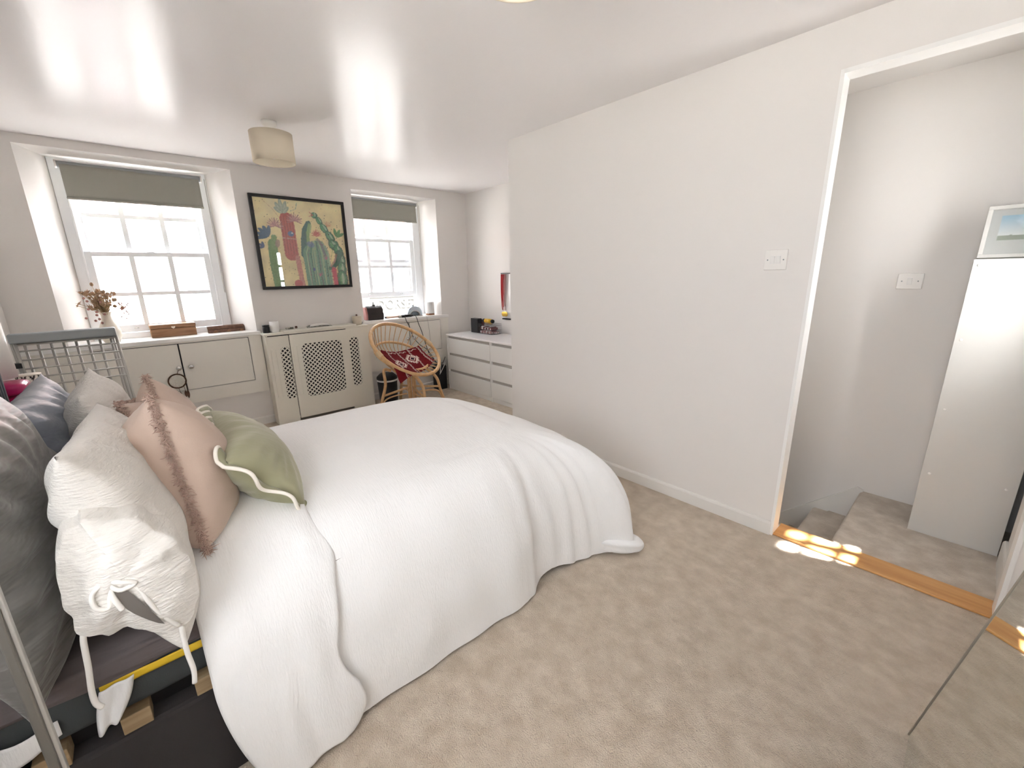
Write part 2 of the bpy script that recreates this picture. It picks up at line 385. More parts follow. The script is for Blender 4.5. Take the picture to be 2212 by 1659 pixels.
# ------------------------------------------------------------------ landing and stairs
st = sempty('floor_landing', (XQ, .3, 0)); st['label'] = 'carpeted landing and winding steps down'
def step(zt, y0, y1, name):
    r = .018; pr = [(y0, zt), (y1-r, zt)]+[(y1-r+r*math.sin(a), zt-r+r*math.cos(a)) for a in np.linspace(.2, PI/2, 6)]+[(y1-.004, zt-.05), (y1-.012, zt-.2), (y0, zt-.2)]
    return MB().prism(pr, 'x', XQ-.0, XT, smooth=False).build(name, m_carpet2, parent=st)
step(0, -.55, .315, 'landing_carpet')
for k in range(1, 8): step(-.2*k, .29+.22*(k-1), .315+.22*k, 'stair_tread')
mb = MB(); mb.box((XT, -.56, -2.4), (XT+.1, 2.46, H))
struct(mb.build('wall_landing', m_wall, loc=(0, 0, 0)), 'off-white stairwell wall beyond the doorway')
# stair string along the landing wall
pr = [(.30, -.05), (.30, .012), (.33, .024), (2.45, -1.90), (2.45, -2.15)]
struct(MB().prism(pr, 'x', XT-.016, XT).build('trim_4', m_pictint, loc=(0, 0, 0)), 'white stair string')
struct(MB().box((XQ-.01, YW-.13, 2.288), (2.80, 2.46, 2.298)).box((2.80, -.56, 2.288), (XT+.1, 2.46, 2.298)).build('ceiling_landing', m_wall, loc=(0, 0, 0)))
mb = MB(); mb.box((XQ-.02, .3, -2.4), (XQ-.0005, 2.5, 0)); mb.box((XQ, 2.44, -2.4), (XT, 2.458, 2.29)); mb.box((XQ, .3, -2.4), (XT, 2.45, -2.3))
struct(mb.build('wall_stairwell', m_wall, loc=(0, 0, 0)))
LW = (2.455, 2.715, 1.02, 1.86)
mb = MB(); hwall(mb, XQ, 2.80, YW, 0, 2.29, [LW]); hwall(mb, XQ-.13, 2.80, YW-.13, 0, 2.29, [LW])
c4 = [(LW[0], LW[2]), (LW[1], LW[2]), (LW[1], LW[3]), (LW[0], LW[3])]
for i in range(4):
    (a, b), (c, d) = c4[i], c4[(i+1) % 4]; mb.quad((a, YW, b), (c, YW, d), (c, YW-.13, d), (a, YW-.13, b))
mb.quad((2.80, YW, 0), (2.80, YW-.13, 0), (2.80, YW-.13, 2.29), (2.80, YW, 2.29))
mb.box((2.79, -.55, 0), (2.80, YW-.13, 2.29)); mb.box((2.79, -.56, 0), (XT, -.55, 2.29))
struct(mb.build('wall_landing_side', m_wall, loc=(0, 0, 0)))
skirt('baseboard_landing', ((XQ, YW, 0), (2.80, YW, 0), (0, 1, 0)), h=.125, t=.016)

# ------------------------------------------------------------------ windows
def bars_window(name, x0, x1, z0, z1, yo, cols, up, lo, mg, latch=True):
    """A six-over-six style sash window. cols: pane x intervals. up/lo: (z bottom, z top, [bar z]) of the two sashes."""
    w = sempty(name, ((x0+x1)/2, yo, z0))
    fr = MB()
    a, b = cols[0][0]-.05, cols[-1][1]+.05
    fr.box((x0, yo-.045, z0), (a-.004, yo+.05, z1)); fr.box((b+.004, yo-.045, z0), (x1, yo+.05, z1)); fr.box((a-.004, yo-.045, z1-.05), (b+.004, yo+.05, z1)); fr.box((a-.02, yo-.05, z0), (b+.02, yo+.08, z0+.045))
    fr.box((a-.004, yo-.055, z0+.045), (a+.008, yo-.04, z1-.05)); fr.box((b-.008, yo-.055, z0+.045), (b+.004, yo-.04, z1-.05))
    fr.build('window_frame', m_sash, w, bevel=.002)
    for nm, (s0, s1, bars), yy in (('upper_sash', up, yo+.022), ('lower_sash', lo, yo-.018)):
        g = MB(); t0 = .034 if nm == 'upper_sash' else .06; t1 = .045 if nm == 'upper_sash' else .034
        g.box((a, yy-.017, s0), (cols[0][0], yy+.017, s1)); g.box((cols[-1][1], yy-.017, s0), (b, yy+.017, s1))
        g.box((cols[0][0], yy-.017, s0), (cols[-1][1], yy+.017, s0+t0)); g.box((cols[0][0], yy-.017, s1-t1), (cols[-1][1], yy+.017, s1))
        sash = g.build(nm, m_sash, w, bevel=.002)
        for i in range(len(cols)-1):
            MB().box((cols[i][1]-.005, yy-.012, s0+t0), (cols[i+1][0]+.005, yy+.012, s1-t1)).build('glazing_bar', m_sash, sash)
        for z in bars: MB().box((cols[0][0], yy-.011, z-.014), (cols[-1][1], yy+.011, z+.014)).build('glazing_bar', m_sash, sash)
        zs = [s0+t0]+list(bars)+[s1-t1]
        for k in range(len(zs)-1):
            for c0, c1 in cols:
                MB().box((c0-.002, yy-.002, zs[k]), (c1+.002, yy+.002, zs[k+1])).build('pane', mg, sash)
        if nm == 'lower_sash':
            cx = (a+b)/2
            MB().box((cx-.025, yy-.012, s1), (cx+.025, yy+.012, s1+.006)).tube([(cx+.012, yy, s1+.004), (cx+.014, yy-.004, s1+.022)], .004, 6).build('sash_latch', m_chrome, sash)
            for dx in (-.2, .2):
                MB().tube([(cx+dx-.012, yy-.018, s0+.03), (cx+dx-.012, yy-.03, s0+.034), (cx+dx+.012, yy-.03, s0+.034), (cx+dx+.012, yy-.018, s0+.03)], .0035, 6).build('sash_lift', m_chrome, sash)
    return w
w1 = bars_window('window_1', -.236, .714, ZS, 2.236, 4.80, [(-.125, .098), (.120, .348), (.370, .598)], (1.545, 2.185, [1.855]), (.935, 1.578, [1.245]), m_glassrain)
w2 = bars_window('window_2', 1.885, 2.80, ZS, 2.20, 4.80, [(1.945, 2.125), (2.147, 2.395), (2.417, 2.665)], (1.505, 2.15, [1.80]), (1.115, 1.765, [1.46]), m_glass)
w1['label'] = 'sash window with rain-speckled panes above the left cupboard'; w2['label'] = 'sash window with raised lower sash beside the corner'
# plain windows out of frame that light the room
def plain_window(name, o, u, v, w, h, nx, nz_, m, bw=.011):
    """o: corner; u: in-plane horizontal unit; v: outward normal."""
    s = sempty(name, o); o, u, v = Vector(o), Vector(u), Vector(v)
    def bar(a0, a1, b0, b1, nm, d=.02, mm=m_sash):
        P = []
        for dd in (-d, d):
            for a, b in ((a0, b0), (a1, b0), (a1, b1), (a0, b1)): P.append(o+u*a+V(0, 0, b)+v*dd)
        return MB().add(P, [(0,1,2,3),(4,5,6,7),(0,1,5,4),(1,2,6,5),(2,3,7,6),(3,0,4,7)]).build(nm, mm, s)
    t = .035
    bar(0, t, 0, h, 'frame_stile'); bar(w-t, w, 0, h, 'frame_stile'); bar(t, w-t, 0, t, 'frame_rail'); bar(t, w-t, h-t, h, 'frame_rail')
    for i in range(1, nx): bar(w*i/nx-bw, w*i/nx+bw, t, h-t, 'glazing_bar', .012)
    for i in range(1, nz_): bar(t, w-t, h*i/nz_-bw, h*i/nz_+bw, 'glazing_bar', .011)
    for i in range(nx):
        for k in range(nz_): bar(max(t, w*i/nx+.011), min(w-t, w*(i+1)/nx-.011), max(t, h*k/nz_+.011), min(h-t, h*(k+1)/nz_-.011), 'pane', .002, m)
    return s
plain_window('window_3', (XL-.06, WL[0], WL[2]), (0, 1, 0), (-1, 0, 0), WL[1]-WL[0], WL[3]-WL[2], 3, 4, m_glass)
plain_window('window_4', (LW[0], YW-.07, LW[2]), (1, 0, 0), (0, -1, 0), LW[1]-LW[0], LW[3]-LW[2], 2, 3, m_glass, .024)

# ------------------------------------------------------------------ world outside: street and the building opposite
struct(MB().box((-40, -40, -3.6), (50, 60, -3.5)).build('ground', m_road, loc=(0, 0, 0)))
bl = thing('shop_building', 'pale rendered shop building across the street with lettered fascia', 'building', (4, 10.5, -3.5))
YQ = 10.5
wins = [(-3.4, -2.5, .95, 2.0), (-1.0, -.2, .95, 2.0), (.9, 1.7, .95, 2.0), (2.6, 3.4, .95, 2.0), (4.15, 4.75, 1.0, 2.0), (5.25, 5.85, 1.0, 2.0), (7.2, 8.0, .95, 2.0)]
mb = MB(); hwall(mb, -9, 14, YQ, -3.5, 2.35, wins); mb.box((-9, YQ+.25, -3.5), (14, YQ+.4, 2.35)); mb.build('wall', m_stone, bl)
for x0, x1 in ((.15, .75), (-1.95, -1.35)): MB().box((x0, YQ-.06, -3.5), (x1, YQ-.001, 2.34)).build('brick_pier', m_stonepink, bl)
MB().add([(-9, YQ-.25, 2.36), (14, YQ-.25, 2.36), (14, YQ+3.2, 4.6), (-9, YQ+3.2, 4.6), (-9, YQ-.25, 2.30), (14, YQ-.25, 2.30), (14, YQ+3.2, 4.5), (-9, YQ+3.2, 4.5)],
         [(0,1,2,3),(4,7,6,5),(0,4,5,1),(3,2,6,7)]).build('roof', m_tile, bl)
MB().box((-9, YQ-.33, 2.24), (14, YQ-.24, 2.33)).build('gutter', m_sash, bl)
for x0, x1, z0, z1 in wins:
    f = MB()
    f.box((x0, YQ+.1, z0), (x0+.06, YQ+.16, z1)); f.box((x1-.06, YQ+.1, z0), (x1, YQ+.16, z1)); f.box((x0+.06, YQ+.1, z0), (x1-.06, YQ+.16, z0+.06)); f.box((x0+.06, YQ+.1, z1-.06), (x1-.06, YQ+.16, z1)); f.box((x0+.06, YQ+.1, (z0+z1)/2-.03), (x1-.06, YQ+.16, (z0+z1)/2+.03))
    fo = f.build('window', m_sash, bl)
    MB().box((x0+.06, YQ+.12, z0+.06), (x1-.06, YQ+.13, z1-.06)).build('pane', m_extglass, fo)
sg = MB().box((4.40, YQ-.05, .40), (6.4, YQ-.002, .94)).build('fascia', m_sign, bl)
mb = MB()
for z0, z1 in ((.46, .485), (.855, .88)): mb.box((4.56, YQ-.075, z0), (6.25, YQ-.05, z1))
for x0 in (4.56, 6.225): mb.box((x0, YQ-.075, .485), (x0+.025, YQ-.05, .855))
mb.build('fascia_moulding', m_stone, sg)
def letters(txt, size, loc, rot, depth, m, name, parent, width):
    cu = bpy.data.curves.new(name, 'FONT'); cu.body = txt; cu.size = size; cu.extrude = depth; cu.align_x = 'LEFT'; cu.resolution_u = 4
    t = bpy.data.objects.new(name, cu); COL.objects.link(t)
    dg = bpy.context.evaluated_depsgraph_get(); me = bpy.data.meshes.new_from_object(t.evaluated_get(dg))
    T = Matrix.Translation(Vector(loc)) @ rot; org = Vector(parent['_o'])
    wx = max(v.co.x for v in me.vertices); me.transform(Matrix.Translation(-org) @ T @ Matrix.Scale(width/wx, 4, (1, 0, 0)))
    COL.objects.unlink(t); bpy.data.objects.remove(t)
    me.materials.clear(); me.materials.append(m)
    o = bpy.data.objects.new(name, me); COL.objects.link(o); o.parent = parent; o['_o'] = tuple(org); return o
letters('DORSET', .34, (4.78, YQ-.06, .548), Matrix.Rotation(PI/2, 4, 'X'), .012, m_signlet, 'fascia_lettering', bl, 1.16)

# ------------------------------------------------------------------ blinds
def blind(label, x0, x1, y, zt, zb, chain_x):
    b = thing('roller_blind', label, 'blind', ((x0+x1)/2, y, zb))
    MB().tube([(x0, y, zt), (x1, y, zt)], .021, 14).build('blind_tube', m_blindtube, b)
    MB().grid(lambda u, v: (x0+.012+(x1-x0-.024)*u, y-.0205+.003*math.sin(v*2+u), zt-(zt-zb)*v), 14, 10).build('blind_fabric', m_blind, b, solid=.0015)
    MB().box((x0+.01, y-.025, zb-.012), (x1-.01, y-.014, zb+.002)).build('bottom_bar', m_blind, b, bevel=.002)
    MB().box((x0-.01, y-.012, zt+.022), (x1+.01, y+.02, zt+.034)).build('head_rail', m_gloss, b)
    for x in (x0-.006, x1+.006): MB().tube([(x-.005, y, zt), (x+.005, y, zt)], .028, 14).build('bracket', m_lampwhite, b)
    pts = [(chain_x, y-.028, zt), (chain_x, y-.03, 1.25), (chain_x+.004, y-.024, 1.235), (chain_x+.008, y-.02, 1.25), (chain_x+.008, y+.02, zt)]
    MB().tube(pts, .0022, 5).build('bead_chain', m_groove, b)
    return b
blind('grey roller blind pulled part way down in the larger left window', -.185, .665, 4.685, 2.180, 1.955, .69)
blind('grey roller blind pulled part way down in the right window near the corner', 1.90, 2.735, 4.685, 2.150, 1.965, 2.76)

# ------------------------------------------------------------------ built-in cupboards, radiator cover
def cupboard(label, x0, x1, doors, zd0, zd1, knobs, zk):
    c = thing('window_cupboard', label, 'cupboard', ((x0+x1)/2, YD, .33))
    y = YD-.028
    f = MB(); hwall(f, x0, x1, y, .335, ZS-.03, [(a, b, zd0, zd1) for a, b in [(doors[0][0], doors[-1][1])]])
    f.box((x0, y, .325), (x1, YD-.001, .335)); f.quad((x1, y, .335), (x1, YD, .335), (x1, YD, ZS-.03), (x1, y, ZS-.03)); f.quad((x0, y, .335), (x0, YD, .335), (x0, YD, ZS-.03), (x0, y, ZS-.03))
    f.build('face_frame', m_cab, c)
    MB().box((doors[0][0], y+.018, zd0), (doors[-1][1], y+.024, zd1)).build('carcass', m_dark, c)
    for (a, b), kx in zip(doors, knobs):
        d = MB().box((a+.005, y-.002, zd0+.005), (b-.005, y+.016, zd1-.005)).build('door', m_cab, c, bevel=.002)
        T = Matrix.Translation((kx, y-.002, zk)) @ Matrix.Rotation(PI/2, 4, 'X')
        MB().lathe([(.008, 0), (.008, .012), (.016, .016), (.020, .023), (.016, .031), (.007, .035), (0, .0355)], None, 14, T=T).build('knob', m_chrome, d)
    MB().box((x0, y-.012, ZS-.03), (x1+.004, YB-.05+.06, ZS)).build('sill_board', m_gloss, c, bevel=.003)
    return c
cupboard('cream built-in cupboard below the rain-speckled window', XL+.005, .872, [(-.257, .262), (.262, .772)], .44, .842, [.235, .318], .642)
cupboard('cream built-in cupboard behind the rattan chair', 1.842, 2.925, [(1.953, 2.387), (2.387, 2.815)], .475, .835, [2.348, 2.43], .648)

def holed(mb, x0, x1, z0, z1, hole, y0, y1, m=None):    # plate with a rounded hole: front, back, inner wall
    a, b, c, d, r = hole; inner = rrect(a, b, c, d, r, 5); n = len(inner)
    outer = []
    for (px, pz) in inner:
        cx, cz = (a+b)/2, (c+d)/2
        tx = ((x1 if px > cx else x0)-cx)/(px-cx) if abs(px-cx) > 1e-9 else 1e9
        tz = ((z1 if pz > cz else z0)-cz)/(pz-cz) if abs(pz-cz) > 1e-9 else 1e9
        t = min(tx, tz); outer.append((cx+(px-cx)*t, cz+(pz-cz)*t))
    # make sure that the corners are met
    cor = [(x1, z1), (x0, z1), (x0, z0), (x1, z0)]
    for q in cor:
        k = min(range(n), key=lambda i: (outer[i][0]-q[0])**2+(outer[i][1]-q[1])**2); outer[k] = q
    vs = [(p[0], y0, p[1]) for p in inner]+[(p[0], y0, p[1]) for p in outer]+[(p[0], y1, p[1]) for p in inner]+[(p[0], y1, p[1]) for p in outer]
    fs = []
    for i in range(n):
        j = (i+1) % n
        fs += [(i, j, n+j, n+i), (2*n+i, 3*n+i, 3*n+j, 2*n+j), (i, 2*n+i, 2*n+j, j), (n+i, n+j, 3*n+j, 3*n+i)]
    mb.add(vs, fs, m)
def lattice(x0, x1, z0, z1, y, p=.029, w=.011):
    mb = MB()
    for sgn in (1, -1):
        k0 = int((x0-z1-5)/p); 
        for k in range(-400, 400):
            c = k*p*math.sqrt(2)/1.0
            # line x - sgn*z = c, clipped to the rectangle
            pts = []
            for z in (z0, z1):
                x = c+sgn*z
                if x0 <= x <= x1: pts.append((x, z))
            for x in (x0, x1):
                z = (x-c)*sgn
                if z0 < z < z1: pts.append((x, z))
            if len(pts) < 2: continue
            (xa, za), (xb, zb) = pts[0], pts[1]
            L = math.hypot(xb-xa, zb-za)
            if L < .01: continue
            nx, nz2 = -(zb-za)/L*w/2, (xb-xa)/L*w/2; yy = y+(.0016 if sgn < 0 else 0)
            P = [(xa+nx, za+nz2), (xb+nx, zb+nz2), (xb-nx, zb-nz2), (xa-nx, za-nz2)]
            mb.prism(P, 'y', yy, yy+.003)
    return mb
rc = thing('radiator_cover', 'cream radiator cover with diamond lattice grilles between the windows', 'radiator cover', (1.357, 4.36, 0))
RX0, RX1, RY, RZ = .880, 1.834, 4.28, .868
XB, XC = 1.072, 1.60
f = MB(); holed(f, RX0, XB-.004, 0, RZ-.03, (.985, XB-.006, .235, .735, .035), RY+.008, RY+.022); f.build('front_panel', m_rad, rc)
f = MB(); holed(f, XC+.005, RX1, 0, RZ-.02, (1.628, 1.722, .245, .755, .035), RY+.008, RY+.022); f.build('front_panel', m_rad, rc)
MB().box((RX0, RY+.022, 0), (RX0+.018, YD-.002, RZ-.02)).build('side_panel', m_rad, rc, bevel=.002)
MB().box((RX1-.018, RY+.022, 0), (RX1, YD-.002, RZ-.02)).build('side_panel', m_rad, rc, bevel=.002)
d = MB(); holed(d, XB, XC+.0, .03, RZ-.027, (1.165, 1.545, .225, .745, .04), RY-.006, RY+.008)
dd = d.build('centre_panel', m_rad, rc)
lb = lattice(1.155, 1.555, .215, .755, RY+.006).build('lattice', m_rad, dd); lb['kind'] = 'stuff'
for a, b in ((.978, XB-.004), (1.62, 1.73)):
    lb = lattice(a, b, .225, .765, RY+.014).build('lattice', m_rad, rc); lb['kind'] = 'stuff'
for x0 in (.905, .945): MB().box((x0, RY+.004, .27), (x0+.022, RY+.0085, .72)).build('fluted_strip', m_rad, rc, bevel=.002)
for x0 in (1.088, 1.122, 1.558): MB().box((x0, RY-.0095, .26), (x0+.022, RY-.0055, .73)).build('fluted_strip', m_rad, dd, bevel=.002)
MB().box((RX0-.012, RY-.004, RZ-.02), (RX1+.004, YD-.001, RZ)).build('top_board', m_rad, rc, bevel=.003)
MB().box((1.03, RY-.020, RZ-.002), (1.71, YD-.02, RZ+.018)).build('raised_top_panel', m_rad, rc, bevel=.004)
MB().box((RX0+.019, YD-.06, .02), (RX1-.019, YD-.05, RZ-.03)).build('painted_interior_shade', m_dark, rc)  # black board put in as the shade inside the cover

# ------------------------------------------------------------------ bed
bed = thing('double_bed', 'double bed with charcoal base and ribbed dark headboard', 'bed', (.5, 1.78, 0))
BX0, BX1, BY0, BY1 = -.39, 1.02, 1.185, 2.36
MB().box((BX0, BY0+.005, .0), (BX1, BY1, .30)).build('bed_base', m_divan, bed, bevel=.012)
MB().box((BX0+.02, BY0+.06, .30), (BX1-.02, BY1-.06, .352)).build('slat_shadow_gap', m_dark, bed)  # black block standing in for the shade between the slats
for k in range(9):
    x = -.33+.142*k
    MB().box((x, BY0+.008, .301), (x+.055, BY1-.02, .347)).build('bed_slat', m_wood, bed, bevel=.002)
def slab(x0, x1, y0, y1, z0, z1, r, amp=.004, n=40):
    def fn(u, v):
        a = 2*PI*v; x = x0+(x1-x0)*u
        cy, cz = (y0+y1)/2, (z0+z1)/2; hy, hz = (y1-y0)/2, (z1-z0)/2
        c, s = math.cos(a), math.sin(a); e = .16
        y = cy+hy*math.copysign(abs(c)**e, c); z = cz+hz*math.copysign(abs(s)**(.45), s)
        w = amp*nz((x, y, z*3), 7)
        return (x, y+w*c, z+w*s)
    return MB().grid(fn, n, 90)
ma = slab(BX0, BX1, BY0, BY1, .348, .535, .05).build('mattress', m_matt, bed)
MB().grid(lambda u, v: (-.20+.5*u, BY0-.0045-.001*math.sin(v*PI)+.002*nz((u*9, v, 0), 3), .449+.021*v), 16, 5).build('yellow_border', m_yellow, ma, solid=-.002)
def sheet(u, v):
    x = BX0-.002+(BX1-BX0)*u
    pr = [(BY0-.006, .474+.02*nz((x*2, 1, 2), 2)), (BY0-.012, .49), (BY0-.006, .525), (BY0+.03, .545), (BY0+.15, .55), (1.78, .552), (BY1-.15, .55), (BY1-.03, .545), (BY1+.008, .52), (BY1+.008, .46)]
    t = v*(len(pr)-1); k = min(int(t), len(pr)-2); f = t-k
    y = pr[k][0]*(1-f)+pr[k+1][0]*f; z = pr[k][1]*(1-f)+pr[k+1][1]*f
    w = .006*nz((x*1.2, y*4, z*14), 4)
    return (x, y-abs(w), z+w)
MB().grid(sheet, 70, 64).build('fitted_sheet', m_sheet, bed)
hx = -.395
for k in range(34):
    y = BY0-.03+k*.0365
    MB().lathe([(.0175, .0), (.0175, 1.12), (.012, 1.135), (0, 1.14)], (hx-.005, y, .02), 10).build('headboard_channel', m_head, bed)
MB().box((-.47, BY0-.05, 0), (-.40, 2.41, 1.15)).build('headboard_panel', m_head, bed, bevel=.01)
# white strap of the mattress protector hanging at the near corner
def strap(u, v):
    x = (-.200+.060*v)*(1-u)+(-.228+.042*v)*u+.008*u*u; z = (.468+.004*v)*(1-u)+(.362+.018*v)*u
    return (x+.010*math.sin(u*PI)*(v-.2), BY0-.020-.006*math.sin(v*10)*(.4+u)-.004*u, z)
MB().grid(strap, 14, 14).build('protector_strap', m_muslin, bed, solid=.002)
MB().grid(lambda u, v: (-.40+.13*v, BY0-.016+.007*math.sin(v*8), .44-.075*u*(1-.5*v)), 8, 14).build('protector_strap', m_muslin, bed, solid=.002)

# duvet
ZT = .638
ctl = [  # top outline x,y -> hem x,y (hem on the carpet)
 (0, 1.33, .035, 1.15), (.2, 1.33, .19, 1.105), (.45, 1.33, .42, 1.085), (.7, 1.33, .70, 1.082), (.92, 1.33, .96, 1.072), (1.04, 1.34, 1.07, 1.082), (1.10, 1.35, 1.17, 1.122),
 (1.16, 1.37, 1.33, 1.10), (1.21, 1.40, 1.50, 1.06), (1.25, 1.44, 1.645, .965), (1.28, 1.50, 1.70, 1.12), (1.30, 1.58, 1.72, 1.35), (1.31, 1.72, 1.72, 1.65), (1.30, 1.92, 1.71, 1.95), (1.26, 2.08, 1.68, 2.2), (1.18, 2.18, 1.5, 2.44), (1.05, 2.23, 1.2, 2.5), (.7, 2.25, .75, 2.50), (.35, 2.25, .35, 2.5), (0, 2.25, .02, 2.48)]
Ns, Nt, Nq = 240, 46, 30
cs = spline([(a, b, 0) for a, b, _, _ in ctl], Ns); hs = spline([(c, d, 0) for _, _, c, d in ctl], Ns)
hemz = [.0]*Ns
def duv(i, j):
    T0, B0 = cs[i], hs[i]; s = i/(Ns-1)
    if j < Nt:                                  # skirt, from the hem up to the top outline
        t = 1-j/Nt; l = 1-(1-t)**2.0; h = .12*t+.88*t*t
        lift = .035*max(0, 1-abs(s-.335)/.045)   # the hem lifts beside the dropped corner
        p = V(T0.x+(B0.x-T0.x)*l, T0.y+(B0.y-T0.y)*l, ZT*(1-h)+.012*t+lift*t)
        n = V(B0.x-T0.x, B0.y-T0.y, 0); n = n.normalized() if n.length > 1e-6 else V(0, -1, 0)
        fold = .016*t*(1-.55*t)*2*nz((s*34, t*.8, 3), 1) + .007*nz((p.x*6, p.y*6, p.z*6), 1)
        cor = max(0, 1-abs(s-.455)/.13)**.8
        fold += cor*t*(1-.35*t)*(.075*nz((s*52+.4*math.sin(t*2), t*.9, 11), 1)+.012*math.sin(s*170+t*2)*nz((s*20, t, 4), 1)*2)
        p += n*fold
        if p.z < .012: p.z = .012
        return p
    q = (j-Nt)/Nq
    S = V(min(max(T0.x, 0), 1.15), 1.78, 0)
    p = V(T0.x+(S.x-T0.x)*q, T0.y+(S.y-T0.y)*q, ZT+.036*(1-(1-q)**2))
    p.z += .010*nz((p.x*2.4, p.y*3.2, 1), 1)+.004*nz((p.x*5, p.y*16, 2), 1)
    return p
mb = MB(); vsd = [duv(i, j) for i in range(Ns) for j in range(Nt+Nq+1)]; nj = Nt+Nq+1
mb.add(vsd, [(i*nj+j, (i+1)*nj+j, (i+1)*nj+j+1, i*nj+j+1) for i in range(Ns-1) for j in range(nj-1)], None, True)
dv = mb.build('duvet', m_muslin, loc=(.7, 1.78, 0)); tag(dv, 'white crinkled muslin duvet spread over the bed', 'duvet')
tipp = spline([(1.545, 1.14, .05), (1.58, 1.075, .055), (1.62, 1.015, .050), (1.655, .972, .042), (1.685, .945, .036), (1.70, .93, .036)], 26)
tm = MB().tube(tipp, [.008+.062*math.sin(PI*min(1, (k+1)/26)**.62)**.8 for k in range(26)], 20)
for i, q in enumerate(tm.v):
    c = tipp[min(i//20, 25)]; d = Vector(q)-c; a = math.atan2(d.z, d.x)
    d = d*(1+.16*math.sin(a*5+i//20*.12)); d.z *= .62; q = c+d; tm.v[i] = (q.x, q.y, max(q.z, .006))
tm.build('duvet_corner', m_muslin, dv)
def flap(u, v):
    pr = spline([(0, 1.066, .03), (0, 1.074, .14), (0, 1.092, .29), (0, 1.128, .44), (0, 1.185, .545), (0, 1.27, .622), (0, 1.42, .668), (0, 1.78, .705), (0, 2.12, .69), (0, 2.30, .655), (0, 2.40, .54), (0, 2.44, .36)], 120)
    k = v*119; i = min(int(k), 118); p = pr[i]*(1-(k-i))+pr[i+1]*(k-i)
    xl = -.012+.08*max(0, 1-v*4.5)**1.5
    xr = .315+.045*math.sin(v*18+1)*max(0, 1-v*2.2)-.06*max(0, 1-v*9)+.02*nz((v*9, 0, 0), 1)
    x = xl+(xr-xl)*u
    edge = min(u, 1-u); puff = .022*min(1, edge/.22)**.5
    d = 1 if v > .33 else v/.33
    wr = .020*nz((x*12+v*3, v*2.0, 5), 1)*(1-.55*d)+.006*nz((x*26, v*6, 9), 1)
    return (x, p.y-(puff+wr)*(1-d)-.002, p.z+(puff+wr*.6)*d-.008)
MB().grid(flap, 40, 120).build('folded_flap', m_muslin, dv, solid=.012)

# ------------------------------------------------------------------ pillows and cushions
def cushion_fn(c, Wd, Hd, w, h, t, ear=.06, p=2.4, pa=None, wr=.006, wf=9, sag=0, seed=0):
    Wd = Vector(Wd).normalized(); Hd = Vector(Hd); Hd = (Hd-Wd*Hd.dot(Wd)).normalized(); N = Wd.cross(Hd); c = Vector(c)
    def fn(u, v, side):
        a, b = 2*u-1, 2*v-1
        x = a*w/2*(1-ear*(1-b*b)*abs(a)**3); z = b*h/2*(1-ear*(1-a*a)*abs(b)**3)
        th = t/2*max(0, (1-abs(a)**(pa or p))*(1-abs(b)**p))**.55
        q = c+Wd*x+Hd*z
        k = max(0, 1-max(abs(a), abs(b))**6)
        pleat = wr*1.6*math.sin(math.atan2(b, a)*17+seed)*max(0, max(abs(a), abs(b))-.45)*k
        return q+N*side*(th+k*wr*nz(q+V(seed, side*3, 0), wf)+pleat)-V(0, 0, sag*(1-b*b)*0)
    return fn, (c, Wd, Hd, N)
def cushion(name, label, cat, m, group=None, n=44, **kw):
    fn, fr = cushion_fn(**kw); mb = MB()
    vs = [fn(i/(n-1), j/(n-1), 1) for i in range(n) for j in range(n)]; b = n*n
    idx = {}
    back = []
    for i in range(n):
        for j in range(n):
            if i in (0, n-1) or j in (0, n-1): idx[i, j] = i*n+j
            else: idx[i, j] = b+len(back); back.append(fn(i/(n-1), j/(n-1), -1))
    fs = [(i*n+j, (i+1)*n+j, (i+1)*n+j+1, i*n+j+1) for i in range(n-1) for j in range(n-1)]
    fs += [(idx[i, j], idx[i, j+1], idx[i+1, j+1], idx[i+1, j]) for i in range(n-1) for j in range(n-1)]
    mb.add(vs+back, fs, None, True)
    o = mb.build(name, m, loc=tuple(fr[0])); tag(o, label, cat, group); return o, fn, fr
bedp = 'pillows against the headboard'
cushion('pillow', 'grey satin pillow at the near end of the headboard', 'pillow', m_greysatin, bedp, n=60, c=(-.292, 1.42, .800), Wd=(.02, 1, -.04), Hd=(-.10, 0, 1), w=.70, h=.56, t=.20, wr=.016, wf=7, seed=1)
cushion('pillow', 'blue-grey satin pillow at the far end of the headboard', 'pillow', m_bluegrey, bedp, n=60, c=(-.262, 2.10, .770), Wd=(.02, 1, 0), Hd=(-.16, 0, 1), w=.66, h=.48, t=.20, wr=.014, wf=7, seed=4)
wp, wfn, wfr = cushion('pillow', 'white muslin pillow with loose cotton ties at its near end', 'pillow', m_muslin2, bedp, n=64, c=(-.080, 1.415, .760), Wd=(.06, 1, -.05), Hd=(-.22, -.02, 1), w=.60, h=.52, t=.175, pa=7, wr=.014, wf=8, seed=2)
cushion('pillow', 'white muslin pillow behind the pink cushions at the far side', 'pillow', m_muslin2, bedp, n=50, c=(-.115, 2.10, .765), Wd=(.0, 1, 0), Hd=(-.18, 0, 1), w=.62, h=.50, t=.20, wr=.012, wf=8, seed=9)
